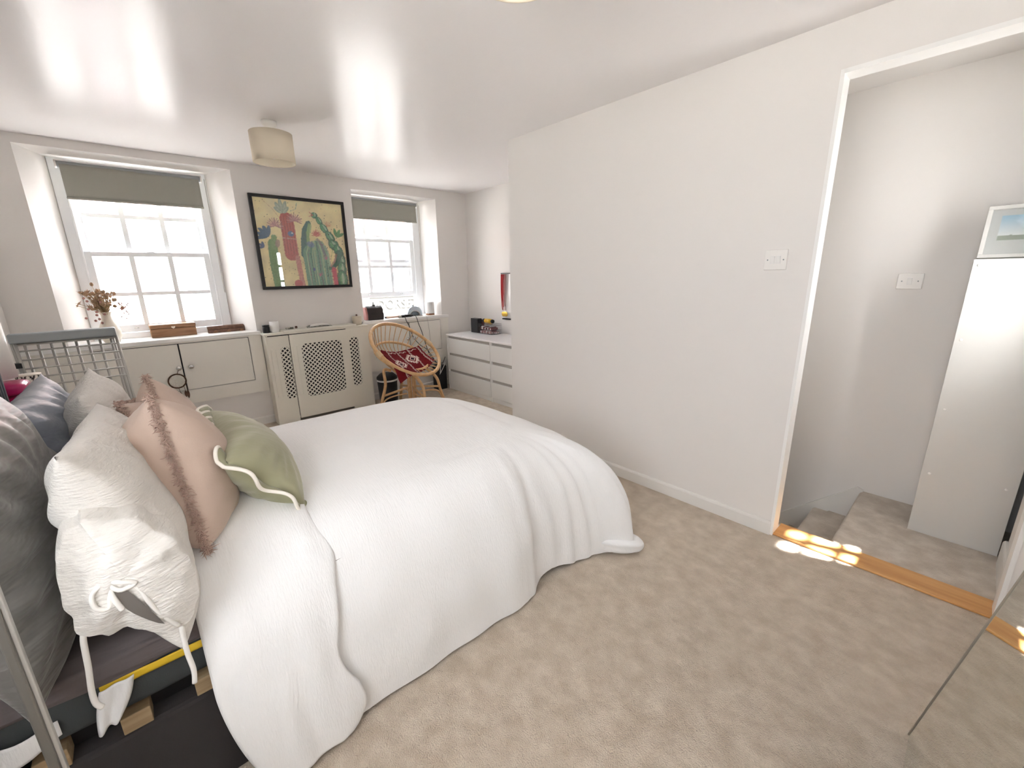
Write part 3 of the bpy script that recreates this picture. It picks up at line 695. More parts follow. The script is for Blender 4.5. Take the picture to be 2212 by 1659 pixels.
# open end of the tied pillowcase, sagging over the mattress edge
OUT = spline([(-.140, 0, .90), (-.172, 0, .87), (-.190, 0, .81), (-.192, 0, .74), (-.188, 0, .672), (-.150, 0, .648), (-.110, 0, .632), (-.075, 0, .600), (-.035, 0, .590), (-.002, 0, .630), (.006, 0, .70), (-.004, 0, .765), (-.035, 0, .83), (-.085, 0, .88), (-.140, 0, .90)], 97)
def sleeve(u, v):
    q = OUT[int(round(u*96))]; c0 = V(-.098, 0, .785)
    k = 1-v; p = V(q.x*(1-.16*k)+c0.x*.16*k, 1.092+.15*k, q.z*(1-.12*k)+c0.z*.12*k+.012*k)
    n = V(p.x-c0.x, 0, (p.z-c0.z)*.5).normalized(); w = .010*math.sin(v*PI*.5+.4)*nz((u*26, v*1.2, 7), 1)
    return p+n*(w+.012*math.sin(v*PI))+V(0, .012*nz((u*14, 0, 3), 1)*v, 0)
MB().grid(sleeve, 97, 12).build('pillowcase_end', m_muslin2, wp, solid=.003)
def cap(u, v):
    e = sleeve(u, 1.0); c0 = V(-.098, 1.062, .775); return e*(1-v)+c0*v+V(0, -.012*math.sin(v*PI)+.012*nz((e.x*30*(1-v), v*6, e.z*14*(1-v)), 1)*math.sin(v*PI), 0)
MB().grid(cap, 97, 10).build('pillowcase_flap', m_muslin2, wp)
# cords and bows of the tied pillow
def cord(pts, r=.0055, name='cotton_tie'): return MB().tube(spline(pts, 26), r, 8).build(name, m_rope, wp)
cord([(-.175, 1.125, .69), (-.184, 1.10, .660), (-.188, 1.10, .625), (-.191, 1.10, .585), (-.197, 1.10, .530), (-.197, 1.10, .497), (-.190, 1.10, .480)])
cord([(-.045, 1.12, .615), (-.039, 1.10, .590), (-.040, 1.10, .555), (-.040, 1.10, .510), (-.037, 1.10, .460), (-.041, 1.10, .425)])
bx, by, bz = -.128, 1.070, .775
cord([(bx, by, bz), (bx-.022, by-.010, bz-.012), (bx-.022, by-.012, bz-.042), (bx-.004, by-.01, bz-.050), (bx, by-.004, bz)], .0045, 'tie_bow')
cord([(bx, by, bz), (bx+.020, by-.012, bz-.006), (bx+.040, by-.010, bz-.020), (bx+.016, by-.012, bz-.022), (bx, by-.004, bz)], .0045, 'tie_bow')
cord([(bx, by, bz), (bx+.004, by-.012, bz-.030), (bx+.012, by-.012, bz-.066)], .005)
cord([(bx+.004, by, bz+.004), (-.105, 1.066, .772), (-.085, 1.064, .735), (-.070, 1.068, .672), (-.042, 1.085, .60)], .0045, 'opening_hem')
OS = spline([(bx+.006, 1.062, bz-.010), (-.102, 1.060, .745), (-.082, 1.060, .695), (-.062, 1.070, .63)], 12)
MB().grid(lambda u, v: (OS[int(round(u*11))].x-.020*v*math.sin(u*PI), OS[int(round(u*11))].y-.001, OS[int(round(u*11))].z-.012*v*math.sin(u*PI)), 12, 5).build('opening_shade_patch', m_opening_shade, wp)  # dark patch painted as the shade inside the pillowcase slit
# fringe for the pink cushions
def fringe(fn, parent, edges, dens=120, ln=.017):
    mb = MB()
    for e in edges:
        for i in range(dens):
            s = (i+random.random())/dens
            uv = {'l': (0, s), 'r': (1, s), 't': (s, 1), 'b': (s, 0)}[e]
            p = fn(*uv, 1); q = fn(.5+(uv[0]-.5)*.85, .5+(uv[1]-.5)*.85, 1)*.5+fn(.5+(uv[0]-.5)*.85, .5+(uv[1]-.5)*.85, -1)*.5
            o = (p-q).normalized()
            for k in range(9):
                d = (o*.45+V(*(random.gauss(0, .6) for _ in range(3)))).normalized(); L = ln*random.uniform(.5, 1.0)
                side = d.cross(V(random.random(), random.random(), random.random()-.5)).normalized()*.0017; p0 = p+V(*(random.gauss(0, .0035) for _ in range(3)))
                mid = p0+d*L*.55+V(0, 0, -.002)+side*random.uniform(-2, 2); tip = p0+d*L+V(random.gauss(0, .004), random.gauss(0, .004), -.005); s2 = d.cross(side).normalized()*.0017
                mb.add([p0-side, p0+side, p0+s2, mid-side, mid+side, mid+s2, tip], [(0,1,4,3),(1,2,5,4),(2,0,3,5),(3,4,6),(4,5,6),(5,3,6)], None, True)
    o = mb.build('fringe', m_fringe, parent); o['kind'] = 'stuff'; return o
pg = 'pink cushions heaped on the pillows'
o, fn, fr = cushion('cushion', 'dusky pink fringed cushion, largest and nearest, beside the green one', 'cushion', m_pink, pg, n=50, c=(.035, 1.54, .785), Wd=(.06, .92, -.34), Hd=(-.10, .30, .95), w=.43, h=.43, t=.27, ear=.03, wr=.008, wf=7, seed=3)
fringe(fn, o, 'ltrb')
o, fn, fr = cushion('cushion', 'dusky pink fringed cushion half hidden between largest pink cushion and white pillow', 'cushion', m_pink, pg, n=40, c=(.0, 1.90, .765), Wd=(.1, .95, -.2), Hd=(-.3, .1, .95), w=.37, h=.38, t=.17, ear=.03, wr=.008, wf=7, seed=5)
fringe(fn, o, 'ltr', 90)
o, fn, fr = cushion('cushion', 'dusky pink fringed cushion standing behind the largest one, nearest the cupboards', 'cushion', m_pink, pg, n=40, c=(.055, 2.01, .765), Wd=(.1, .9, -.42), Hd=(-.15, .36, .92), w=.40, h=.40, t=.20, ear=.03, wr=.008, wf=7, seed=6)
fringe(fn, o, 'ltr', 90)
gc, gfn, gfr = cushion('cushion', 'sage green cushion with scalloped edge and cream piping', 'cushion', m_green, None, n=46, c=(.234, 1.625, .755), Wd=(.05, 1, .03), Hd=(-.56, .46, .70), w=.56, h=.28, t=.19, ear=.02, wr=.008, wf=8, seed=8)
# scalloped border
def scal(n_w=7, n_h=2):
    c, Wd, Hd, N = gfr; w, h = .56, .28; out = []; inn = []
    def edge(a0, b0, a1, b1, k, nrm):
        m = 24*k
        for i in range(m):
            s = i/m; bul = .022*math.sin(s*k*PI)**2+.012
            a = a0+(a1-a0)*s; b = b0+(b1-b0)*s
            base = c+Wd*(a*w/2)+Hd*(b*h/2); wave = N*(.013*math.sin(s*k*PI*2+a))
            inn.append(base); out.append(base+(Wd*nrm[0]+Hd*nrm[1])*bul+wave)
    edge(-1, -1, 1, -1, n_w, (0, -1)); edge(1, -1, 1, 1, n_h, (1, 0)); edge(1, 1, -1, 1, n_w, (0, 1)); edge(-1, 1, -1, -1, n_h, (-1, 0))
    return inn, out
inn, out = scal(); k = len(inn); mb = MB(); cN = gfr[3]
mb.add([p+(gfr[0]-p)*.06 for p in inn]+out, [(i, (i+1) % k, k+(i+1) % k, k+i) for i in range(k)], None, True)
mb.build('scalloped_border', m_green, gc, solid=.004)
MB().tube(out, .0055, 8, closed=True).build('piping', m_pipe, gc)

# ------------------------------------------------------------------ clothes airer
ar = thing('clothes_airer', 'folded grey metal clothes airer standing before the left cupboard', 'clothes airer', (-.31, 3.92, 0))
AY = 3.90; ax0, ax1 = -.540, -.085
MB().box((ax0-.02, AY-.03, .995), (ax1+.005, AY+.05, 1.052)).build('top_rail', m_greyplastic, ar, bevel=.008)
for dy in (0, .045): MB().tube([(ax0, AY+dy, .985), (ax1, AY+dy, .985)], .0065, 8).build('rail', m_steel, ar)
for z in (.945, .89, .835, .78, .725): MB().tube([(ax0+.01, AY-.004, z), (ax1+.004, AY-.004, z)], .0052, 8).build('wire', m_steel, ar)
for i in range(8):
    x = -.505+.056*i; MB().tube([(x, AY+.022, .985), (x+.012, AY+.03, .08)], .0070, 8).build('bar', m_steel, ar)
for x, dx in ((ax1, .03), (ax0, .02)):
    MB().tube([(x, AY, 1.0), (x+dx, AY-.005, .0)], .0085, 10).build('leg', m_steel, ar)
    MB().tube([(x-.02, AY+.05, 1.0), (x-.02+dx, AY+.075, .0)], .0085, 10).build('leg', m_steel, ar)
MB().box((ax0-.035, AY-.02, .845), (ax0+.005, AY+.03, .875)).build('hinge_block', m_black, ar)

# ------------------------------------------------------------------ bedside corner at far left
bt = thing('bedside_table', 'pale bedside table beside the far side of the bed', 'bedside table', (-.43, 2.83, 0))
MB().box((-.60, 2.62, .05), (-.30, 3.05, .78)).build('cabinet_body', m_cab, bt, bevel=.004); MB().box((-.61, 2.61, .78), (-.29, 3.06, .80)).build('table_top', m_cab, bt, bevel=.004)
for x in (-.58, -.34):
    for y in (2.64, 3.0): MB().box((x, y, 0), (x+.03, y+.03, .05)).build('foot', m_cab, bt)
tl = thing('table_lamp', 'table lamp with white drum shade at the left edge', 'lamp', (-.515, 2.78, .80))
MB().lathe([(.001, 0), (.055, 0), (.055, .012), (.02, .02), (.014, .06), (.014, .17), (.01, .18), (0, .18)], (-.515, 2.78, .80), 20).build('base', m_lampwhite, tl)
MB().lathe([(.108, 0), (.112, 0), (.108, .28), (.104, .28), (.108, 0)], (-.515, 2.78, .955), 32, caps=False).build('lamp_shade', m_lampwhite, tl)
# zebra pot, painted mesh
def painted(mb, fnpos, img, m, name, parent=None, **k):
    ny, nx = img.shape[:2]
    mb.grid(lambda u, v: fnpos(u, v), nx, ny)
    mb.col = img.transpose(1, 0, 2).reshape(-1, 3); return mb.build(name, m, parent, **k)
iz = np.ones((40, 80, 3))*np.array([.80, .77, .70])
for i in range(80):
    for j in range(40):
        if ((j/40*3+abs(((i/80*10) % 1)-.5)*1.2) % 1) < .33: iz[j, i] = (.03, .02, .02)
zp = painted(MB(), lambda u, v: (-.40+.045*math.cos(2*PI*u), 2.97+.045*math.sin(2*PI*u), .80+.13*v), iz, m_zebra, 'storage_pot'); tag(zp, 'round pot with black and white zebra chevrons beside the lamp', 'pot')
MB().lathe([(0, 0), (.044, 0), (.044, .004), (0, .004)], (-.40, 2.97, .929), 24).build('lid', m_vase, zp)
wb = thing('wash_bag', 'shiny magenta vinyl wash bag on the bedside table', 'bag', (-.405, 2.73, .80))
wbm = MB()
def wbf(c, s, ph):
    def g(u, v):
        a = 2*PI*u; b = PI*(v-.5); ca, sa, cb, sb = math.cos(a), math.sin(a), math.cos(b), math.sin(b); sg = lambda q, e: math.copysign(abs(q)**e, q)
        p = V(c[0]+s[0]*sg(cb, .5)*sg(ca, .5), c[1]+s[1]*sg(cb, .5)*sg(sa, .5), c[2]+s[2]*sg(sb, .6))
        return p+V(1, 1, 1)*.006*nz(p+V(ph, 0, 0), 20)
    return g
wbm.grid(wbf((-.425, 2.73, .917), (.052, .08, .028), 1), 24, 14); wbm.build('pouch', m_magenta, wb)
MB().grid(wbf((-.412, 2.73, .845), (.056, .085, .040), 5), 24, 14).build('pouch', m_magenta, wb)
MB().tube([(-.37, 2.65, .888), (-.365, 2.74, .884), (-.375, 2.80, .888)], .004, 6).build('zip', m_chrome, wb)

# ------------------------------------------------------------------ things on the sill and the radiator cover
vz = thing('vase', 'cream vase of dried flowers on the left window sill', 'vase', (-.125, 4.56, ZS))
MB().lathe([(0, 0), (.045, 0), (.062, .04), (.066, .09), (.05, .14), (.032, .18), (.030, .21), (.038, .235), (.032, .235), (.026, .205), (.02, .10), (0, .02)], (-.125, 4.56, ZS), 24).build('vase_body', m_vase, vz)
stm = MB(); hd = MB(); pk = MB()
for k in range(105):
    a = random.uniform(0, 2*PI); sp = abs(random.gauss(0, .062))+.01; hh = random.uniform(.26, .40)
    x0 = V(-.125, 4.56, ZS+.2); tip = V(-.15+sp*math.cos(a), 4.55+sp*math.sin(a), ZS+hh)
    stm.tube([x0, (x0+tip)/2+V(.005, 0, .01), tip], .0015, 5)
    if k < 88:
        hd.ball(tip, random.uniform(.006, .013), 8, sc=(1, 1, random.uniform(.8, 1.5)))
        for q in range(7):
            d = V(random.gauss(0, 1), random.gauss(0, 1), random.gauss(.2, 1)).normalized(); e = tip+d*random.uniform(.015, .034); s = d.cross(V(.3, .5, .7)).normalized()*.004
            hd.add([tip-s, tip+s, e], [(0, 1, 2)])
    else: pk.ball(tip+V(.02 if k % 2 else -.02, 0, -.12*random.random()), .009, 6)
for k in range(16):
    s = V(-.06+random.gauss(0, .02), 4.53, ZS+.17+random.random()*.12); stm.tube([s, s+V(.03+random.random()*.04, -.01, random.gauss(.01, .02))], .0012, 4); pk.ball(s+V(.05, -.01, .01), .006, 6)
hd.ball((-.160, 4.52, ZS+.445), .011, 8, sc=(1, 1, 1.4)); stm.tube([(-.14, 4.54, ZS+.3), (-.160, 4.52, ZS+.44)], .0012, 4)
stm.build('dried_stems', m_stem, vz); x = hd.build('seed_heads', m_dried, vz); x['kind'] = 'stuff'; x = pk.build('pink_blossoms', m_driedpink, vz); x['kind'] = 'stuff'
bxw = thing('wooden_box', 'brown wooden box with a pale heart clasp on the left sill', 'box', (.268, 4.66, ZS))
MB().box((.115, 4.60, ZS), (.423, 4.74, ZS+.072)).build('box_body', m_brownwood, bxw, bevel=.004); MB().box((.113, 4.597, ZS+.074), (.425, 4.742, ZS+.105)).build('lid', m_brownwood, bxw, bevel=.005)
hp = [(math.copysign(abs(math.sin(t))**3, math.sin(t))*.014+.268, (13*math.cos(t)-5*math.cos(2*t)-2*math.cos(3*t)-math.cos(4*t))/16*.012+ZS+.078) for t in np.linspace(0, 2*PI, 22)[:-1]]
MB().prism(hp, 'y', 4.592, 4.597).build('heart_clasp', m_vase, bxw)
ib = thing('incense_box', 'narrow carved dark wood box at the right of left sill', 'box', (.66, 4.62, ZS))
MB().box((.505, 4.595, ZS), (.812, 4.65, ZS+.03)).build('box_body', m_darkwood, ib, bevel=.003)
MB().prism([(4.595, ZS+.032), (4.65, ZS+.032), (4.645, ZS+.05), (4.635, ZS+.06), (4.61, ZS+.06), (4.60, ZS+.05)], 'x', .503, .814).build('lid', m_darkwood, ib, bevel=.002)
for k in range(3):
    T = Matrix.Translation((.56+.1*k, 4.5945, ZS+.004)) @ Matrix.Rotation(PI/2, 4, 'X')
    MB().lathe([(.016, 0), (.014, .003), (.006, .004), (.004, .002), (0, .002)], None, 12, T=T).build('carved_rosette', m_brownwood, ib)
CT = RZ
cj = thing('candle_jar', 'small black candle jar on the radiator cover beside mug', 'candle', (.915, 4.375, CT))
MB().lathe([(0, 0), (.028, 0), (.030, .004), (.030, .05), (.027, .056), (.026, .05), (0, .046)], (.915, 4.375, CT), 22).build('jar', m_black, cj); MB().lathe([(0, .057), (.029, .057), (.029, .07), (.026, .072), (0, .072)], (.915, 4.375, CT), 22).build('lid', m_black, cj)
mg_ = thing('mug', 'plain white mug on the radiator cover', 'mug', (.985, 4.372, CT))
MB().lathe([(0, 0), (.034, 0), (.037, .005), (.039, .10), (.037, .101), (.035, .098), (.033, .01), (0, .008)], (.985, 4.372, CT), 26).build('cup', m_mug, mg_)
MB().tube(spline([(1.0, 4.407, CT+.08), (1.005, 4.427, CT+.078), (1.008, 4.43, CT+.05), (1.0, 4.42, CT+.025), (.995, 4.405, CT+.025)], 14), .0045, 8).build('handle', m_mug, mg_)
CT2 = RZ+.0185
tag(MB().box((1.075, 4.33, CT2), (1.135, 4.365, CT2+.018)).build('card_box', m_paper, bevel=.001), 'small pale card box on the radiator cover by the mug', 'box')
tag(MB().lathe([(0, -.011), (.01, -.009), (.012, 0), (.010, .01), (0, .012)], (1.165, 4.352, CT2+.012), 14).build('pebble', m_darkwood), 'little dark brown pebble on the radiator cover', 'pebble')
mz = thing('magazine', 'folded printed magazine lying on the radiator cover', 'magazine', (1.36, 4.36, CT2))
MB().grid(lambda u, v: (1.25+.235*u+.02*v, 4.31+.105*v, CT2+.001+.022*math.sin(u*PI)**.6*(.4+.6*v)), 16, 6).build('cover', m_paper, mz, solid=.003)
MB().grid(lambda u, v: (1.275+.20*u+.02*v, 4.325+.09*v, CT2+.006+.022*math.sin(u*PI)**.6*(.4+.6*v)), 16, 6).build('pages', m_lampwhite, mz, solid=.002)
js = thing('lidded_jar', 'small stoneware jar with a knobbed lid on the radiator cover', 'jar', (1.765, 4.37, CT))
MB().lathe([(0, 0), (.040, 0), (.046, .006), (.047, .075), (.044, .078), (0, .078)], (1.765, 4.37, CT), 24).build('jar_body', m_jar, js)
lj = MB().lathe([(0, .078), (.048, .079), (.048, .086), (.01, .09), (0, .09)], (1.765, 4.37, CT), 24).build('lid', m_jar, js); MB().ball((1.765, 4.37, CT+.098), .010, 10).build('knob', m_darkwood, lj)
# right sill
hbg = thing('handbag', 'small black leather bag with pink end on the right sill', 'bag', (2.03, 4.54, ZS))
MB().prism([(4.49, ZS), (4.60, ZS), (4.605, ZS+.06), (4.585, ZS+.135), (4.555, ZS+.15), (4.535, ZS+.15), (4.505, ZS+.13), (4.485, ZS+.06)], 'x', 1.945, 2.125, smooth=False).build('bag_body', m_leather, hbg, bevel=.008)
MB().prism([(4.492, ZS+.004), (4.598, ZS+.004), (4.60, ZS+.06), (4.58, ZS+.14), (4.51, ZS+.14), (4.49, ZS+.06)], 'x', 1.922, 1.944).build('end_panel', m_pinkleather, hbg, bevel=.006)
MB().box((2.02, 4.535, ZS+.15), (2.05, 4.55, ZS+.165)).tube([(2.035, 4.543, ZS+.16), (2.035, 4.543, ZS+.19)], .005, 8).build('clasp', m_black, hbg)
ci = thing('curling_iron', 'hair curling iron with rose-gold barrel and black handle on the right sill', 'hair tool', (2.28, 4.45, ZS))
MB().tube([(2.14, 4.47, ZS+.018), (2.285, 4.452, ZS+.020)], .0125, 14).build('barrel', m_iron, ci); MB().tube([(2.285, 4.452, ZS+.020), (2.315, 4.448, ZS+.021)], .0155, 14).build('collar', m_groove, ci)
MB().tube([(2.315, 4.448, ZS+.021), (2.37, 4.44, ZS+.022), (2.45, 4.43, ZS+.024)], [.014, .0165, .012], 14).build('handle', m_black, ci); MB().tube([(2.125, 4.472, ZS+.018), (2.14, 4.47, ZS+.018)], .009, 12).build('tip', m_black, ci)
MB().tube(spline([(2.45, 4.43, ZS+.022), (2.475, 4.405, ZS+.012), (2.50, 4.395, ZS-.08), (2.54, 4.40, .70), (2.58, 4.40, .55), (2.63, 4.41, .42), (2.70, 4.41, .33), (2.74, 4.40, .25)], 40), .0036, 6).build('cable', m_black, ci)
hs_ = thing('hair_straightener', 'slim black hair straightener lying behind the curling iron', 'hair tool', (2.36, 4.50, ZS))
MB().box((2.30, 4.49, ZS), (2.47, 4.515, ZS+.014), T=None).build('plate_arm', m_black, hs_, bevel=.004); MB().box((2.30, 4.49, ZS+.018), (2.46, 4.515, ZS+.03)).build('plate_arm', m_black, hs_, bevel=.004)
MB().tube(spline([(2.33, 4.492, ZS+.02), (2.335, 4.42, ZS+.03), (2.345, 4.395, ZS-.03), (2.38, 4.395, .78), (2.42, 4.40, .66), (2.50, 4.40, .56), (2.585, 4.405, .50), (2.66, 4.41, .40), (2.72, 4.41, .30)], 40), .0036, 6).build('cable', m_black, hs_)
nl = thing('nail_lamp', 'pale blue dome nail lamp on the right sill', 'lamp', (2.53, 4.56, ZS))
MB().grid(lambda u, v: (2.53-.098*math.cos(PI*u)*math.cos(PI/2*v*.98), 4.515+.105*math.sin(PI/2*v*.98), ZS+.004+.115*math.sin(PI*u)**.8*math.cos(PI/2*v*.98)), 26, 14).build('dome', m_lampblue, nl, solid=.010)
MB().grid(lambda u, v: (2.53-.072*math.cos(PI*u)*(1-.0*v), 4.512+.05*v, ZS+.006+.062*math.sin(PI*u)**.8), 22, 4).build('opening_arch', m_mug, nl, solid=.006)
MB().grid(lambda u, v: (2.53-(.072+.024*v)*math.cos(PI*u), 4.511, ZS+.006+(.062+.050*v)*math.sin(PI*u)**.8), 22, 4).build('front_shell', m_lampblue, nl, solid=.003)
MB().box((2.435, 4.505, ZS), (2.625, 4.615, ZS+.006)).build('base_plate', m_chrome, nl)
MB().tube([(2.53, 4.548, ZS+.118), (2.53, 4.575, ZS+.118)], .012, 12).build('button', m_greyplastic, nl)
MB().tube(spline([(2.60, 4.50, ZS+.01), (2.615, 4.42, ZS+.012), (2.622, 4.395, ZS-.05), (2.64, 4.40, .70), (2.645, 4.405, .55)], 24), .0018, 5).build('lead', m_groove, nl)
sp = thing('smart_speaker', 'white fabric cylinder speaker with wooden foot at the sill end', 'speaker', (2.745, 4.53, ZS))
MB().lathe([(0, .022), (.052, .022), (.054, .03), (.054, .15), (.046, .158), (0, .158)], (2.745, 4.53, ZS), 28).build('speaker_body', m_cloudgrey, sp); MB().lathe([(0, 0), (.050, 0), (.052, .004), (.052, .02), (0, .02)], (2.745, 4.53, ZS), 28).build('foot', m_brownwood, sp)

# dreamcatcher on the left cupboard knob
dc = thing('dreamcatcher', 'brown dreamcatcher hanging from the left cupboard knob', 'dreamcatcher', (.20, 4.392, .40))
cx, cz, yy = .205, .538, 4.392
ring = [(cx+.058*math.cos(t), yy, cz+.058*math.sin(t)) for t in np.linspace(0, 2*PI, 33)[:-1]]
MB().tube(ring, .0055, 8, closed=True).build('hoop', m_dream, dc)
wbm = MB()
for k in range(12):
    t = 2*PI*k/12; t2 = t+PI/12; wbm.tube([(cx+.054*math.cos(t), yy, cz+.054*math.sin(t)), (cx+.032*math.cos(t2), yy, cz+.032*math.sin(t2)), (cx+.054*math.cos(t+PI/6), yy, cz+.054*math.sin(t+PI/6))], .0028, 5)
wbm.tube([(cx+.014*math.cos(t), yy, cz+.014*math.sin(t)) for t in np.linspace(0, 2*PI, 13)[:-1]], .003, 6, closed=True)
for k in range(6):
    t = 2*PI*k/6; wbm.tube([(cx+.014*math.cos(t), yy, cz+.014*math.sin(t)), (cx+.034*math.cos(t), yy, cz+.034*math.sin(t))], .0012, 5)
wbm.build('web', m_pipe, dc)
MB().tube([(.235, yy-.002, .645), (.215, yy, .60), (cx, yy, cz+.06)], .0022, 6).build('hanging_loop', m_dream, dc)
for dx, L in ((-.045, .07), (.0, .09), (.05, .13), (.035, .10)):
    fz = cz-math.sqrt(max(0, .058**2-dx*dx)); m1 = MB().tube([(cx+dx, yy, fz), (cx+dx+.004, yy, fz-L*.4)], .0016, 5).build('thread', m_dream, dc)
    q = []
    for k in range(9):
        s = k/8; q.append((cx+dx+.004+.010*math.sin(PI*s)**.7, fz-L*.4-s*L*.6))
    q2 = [(2*(cx+dx+.004)-a, b) for a, b in q[::-1]]
    MB().prism(q+q2[1:-1], 'y', yy-.001, yy+.001).build('feather', m_darkwood, m1)

# ------------------------------------------------------------------ cactus picture
def paint_cactus(nx=230, ny=206):
    im = np.ones((ny, nx, 3))*np.array([.86, .74, .40]); yy, xx = np.mgrid[0:ny, 0:nx]; u = xx/(nx-1); v = yy/(ny-1)
    ns = np.array([[noise.fractal(V(i*.03, j*.03, 0), 1, 2, 4) for i in range(nx)] for j in range(ny)])
    im *= (1+.18*ns)[..., None]; im += (np.clip(1-((u-.4)**2+(v-.15)**2)/.12, 0, 1)*.10)[..., None]*np.array([1, 1, .9])
    fn = np.array([[noise.noise(V(i*.25, j*.25, 5)) for i in range(nx)] for j in range(ny)])
    def blend(mask, col, a=1.0):
        k = np.clip(mask, 0, 1)[..., None]*a; c = np.array(col)*(1+.25*fn)[..., None]; im[:] = im*(1-k)+c*k
    def seg(pts, w, col, a=1, w1=None, wob=.006):
        P = np.array(pts, float); n = len(P)-1; w1 = w if w1 is None else w1
        for i in range(n):
            p, q = P[i], P[i+1]; d = q-p; t = np.clip(((u-p[0])*d[0]+(v-p[1])*d[1])/(d@d+1e-9), 0, 1)
            D = np.hypot(u-p[0]-t*d[0], v-p[1]-t*d[1])+wob*fn; wd = w+(w1-w)*(i+t)/n
            blend((wd-D)/.004, col, a)
    def ell(cx, cy, rx, ry, ang, col, a=1):
        c, s = math.cos(ang), math.sin(ang); x = (u-cx)*c+(v-cy)*s; y = -(u-cx)*s+(v-cy)*c
        blend((1-np.hypot(x/rx, y/ry)+.15*fn)/.12, col, a)
    for k in range(130):
        a, b = random.random(), random.random(); ell(a, b, .003+.004*random.random(), .003+.003*random.random(), 0, (.25, .20, .08), .8)
    seg([(.1, .02), (.2, .12), (.25, .2)], .004, (.55, .35, .2), .7); seg([(.47, .03), (.45, .1), (.38, .13)], .005, (.30, .45, .32), .9)
    # red column
    seg([(.335, .22), (.34, .62)], .078, (.50, .13, .11)); 
    for k in range(5): seg([(.275+.03*k, .2), (.28+.03*k, .62)], .006, (.30, .06, .06), .6); seg([(.285+.03*k, .2), (.29+.03*k, .62)], .004, (.68, .30, .24), .6)
    for a, l in ((-.5, .13), (-.1, .16), (.35, .14), (-.9, .10), (.75, .10)): ell(.30+.55*l*math.sin(a), .16-.55*l*math.cos(a), .024, l*.55, a, (.42, .50, .38)); ell(.30+.5*l*math.sin(a), .16-.5*l*math.cos(a), .007, l*.4, a, (.62, .66, .54), .7)
    for cx, cy in ((.20, .30), (.42, .23)):
        for k in range(13): a = -1.9+k*.32; seg([(cx, cy), (cx+.085*math.sin(a), cy-.085*math.cos(a))], .012, (.66, .38, .34) if k % 2 else (.46, .24, .22), .95, .006)
    ell(.36, .385, .035, .032, 0, (.14, .24, .42)); ell(.375, .375, .010, .010, 0, (.85, .85, .85)); seg([(.2, .43), (.42, .445)], .005, (.75, .72, .55), .8)
    # blue flower plant left
    seg([(.145, .5), (.14, .75), (.16, 1)], .050, (.22, .38, .17), 1, .06); seg([(.17, .43), (.15, .55)], .03, (.28, .42, .20))
    for a in (-1.3, -.8, -.3, .2, -1.8): ell(.09+.06*math.sin(a)+.02, .42-.055*math.cos(a), .024, .068, a, (.09, .17, .27))
    for a in (-.9, -.2, -1.7): ell(.04+.03*math.sin(a)+.01, .545-.03*math.cos(a), .014, .035, a, (.10, .15, .28))
    ell(.20, .50, .028, .05, .2, (.40, .28, .26), .8)
    # pale red stem and shapes at foot
    seg([(.40, .66), (.42, 1)], .03, (.62, .28, .22)); ell(.37, .97, .05, .05, 0, (.55, .13, .13))
    # big central cactus with a raised left arm
    seg([(.575, .25), (.53, .33), (.51, .45), (.50, .62)], .030, (.06, .17, .15), 1, .055); seg([(.585, .27), (.555, .36), (.545, .5), (.54, .62)], .020, (.30, .46, .20)); seg([(.60, .275), (.58, .36)], .010, (.45, .58, .28))
    ell(.655, .62, .125, .18, 0, (.19, .37, .26)); seg([(.60, .62), (.61, 1.02)], .135, (.19, .37, .26)); seg([(.68, .62), (.70, 1.02)], .10, (.19, .37, .26))
    for k, xk in enumerate((.51, .56, .60, .645, .69, .735, .77)):
        seg([(.63+(xk-.63)*.55, .46), (xk, .60), (xk+.005, .8), (xk+.02, 1.02)], .008, (.08, .20, .15) if k % 2 else (.48, .62, .40), .85)
        seg([(.63+(xk-.63)*.5+.012, .47), (xk+.016, .62), (xk+.02, 1.02)], .005, (.62, .68, .40) if k % 3 else (.30, .16, .22), .7)
    ell(.57, .50, .05, .035, .3, (.16, .22, .42), .7); seg([(.66, .44), (.70, .50), (.73, .62)], .018, (.22, .16, .20), .6)
    for k in range(11): a = -1.5+k*.3; seg([(.655, .395), (.655+.062*math.sin(a), .395-.078*math.cos(a))], .013, (.60, .11, .10) if k % 2 else (.72, .30, .20), 1, .004)
    for cx, cy in ((.735, .66), (.64, .865)):
        for k in range(7): a = -1.2+k*.4; seg([(cx, cy+.02), (cx+.035*math.sin(a), cy-.03*math.cos(a))], .006, (.55, .22, .28), .9, .003)
    ell(.575, .80, .012, .022, 0, (.08, .12, .35))
    # segmented cactus on the right
    for cx, cy, rx, ry, an in ((.655, .155, .028, .03, 0), (.705, .215, .024, .045, -.5), (.755, .305, .03, .055, -.6), (.82, .405, .035, .07, -.5), (.855, .50, .045, .065, -.7), (.905, .575, .04, .075, -.4), (.93, .68, .038, .07, -.2), (.925, .80, .042, .08, 0), (.915, .93, .055, .10, 0)):
        ell(cx, cy, rx*1.45, ry*1.25, an, (.04, .13, .09)); ell(cx-.004, cy-.003, rx*1.15, ry*1.08, an, (.10, .30, .15)); ell(cx+.010, cy-.01, rx*.35, ry*.8, an, (.48, .62, .44), .8); ell(cx-.014, cy+.01, rx*.22, ry*.7, an, (.20, .46, .20), .8)
    seg([(.905, .60), (.88, .70), (.83, .76), (.77, .79)], .045, (.07, .19, .13), 1, .02); seg([(.87, .62), (.84, .70), (.79, .76)], .014, (.46, .26, .20), .8)
    for a in (-.2, .5, 1.1): ell(.90+.055*math.sin(a), .40-.055*math.cos(a), .020, .055, a, (.14, .33, .12)); 
    seg([(.60, .12), (.64, .155)], .006, (.6, .2, .15)); seg([(.60, .17), (.64, .155)], .007, (.6, .2, .15))
    for k in range(6): a = -.2+k*.3; seg([(.79, .28), (.79+.07*math.sin(a), .28-.06*math.cos(a))], .005, (.70, .36, .18), .9)
    seg([(.82, .80), (.83, 1.02)], .030, (.58, .11, .15)); 
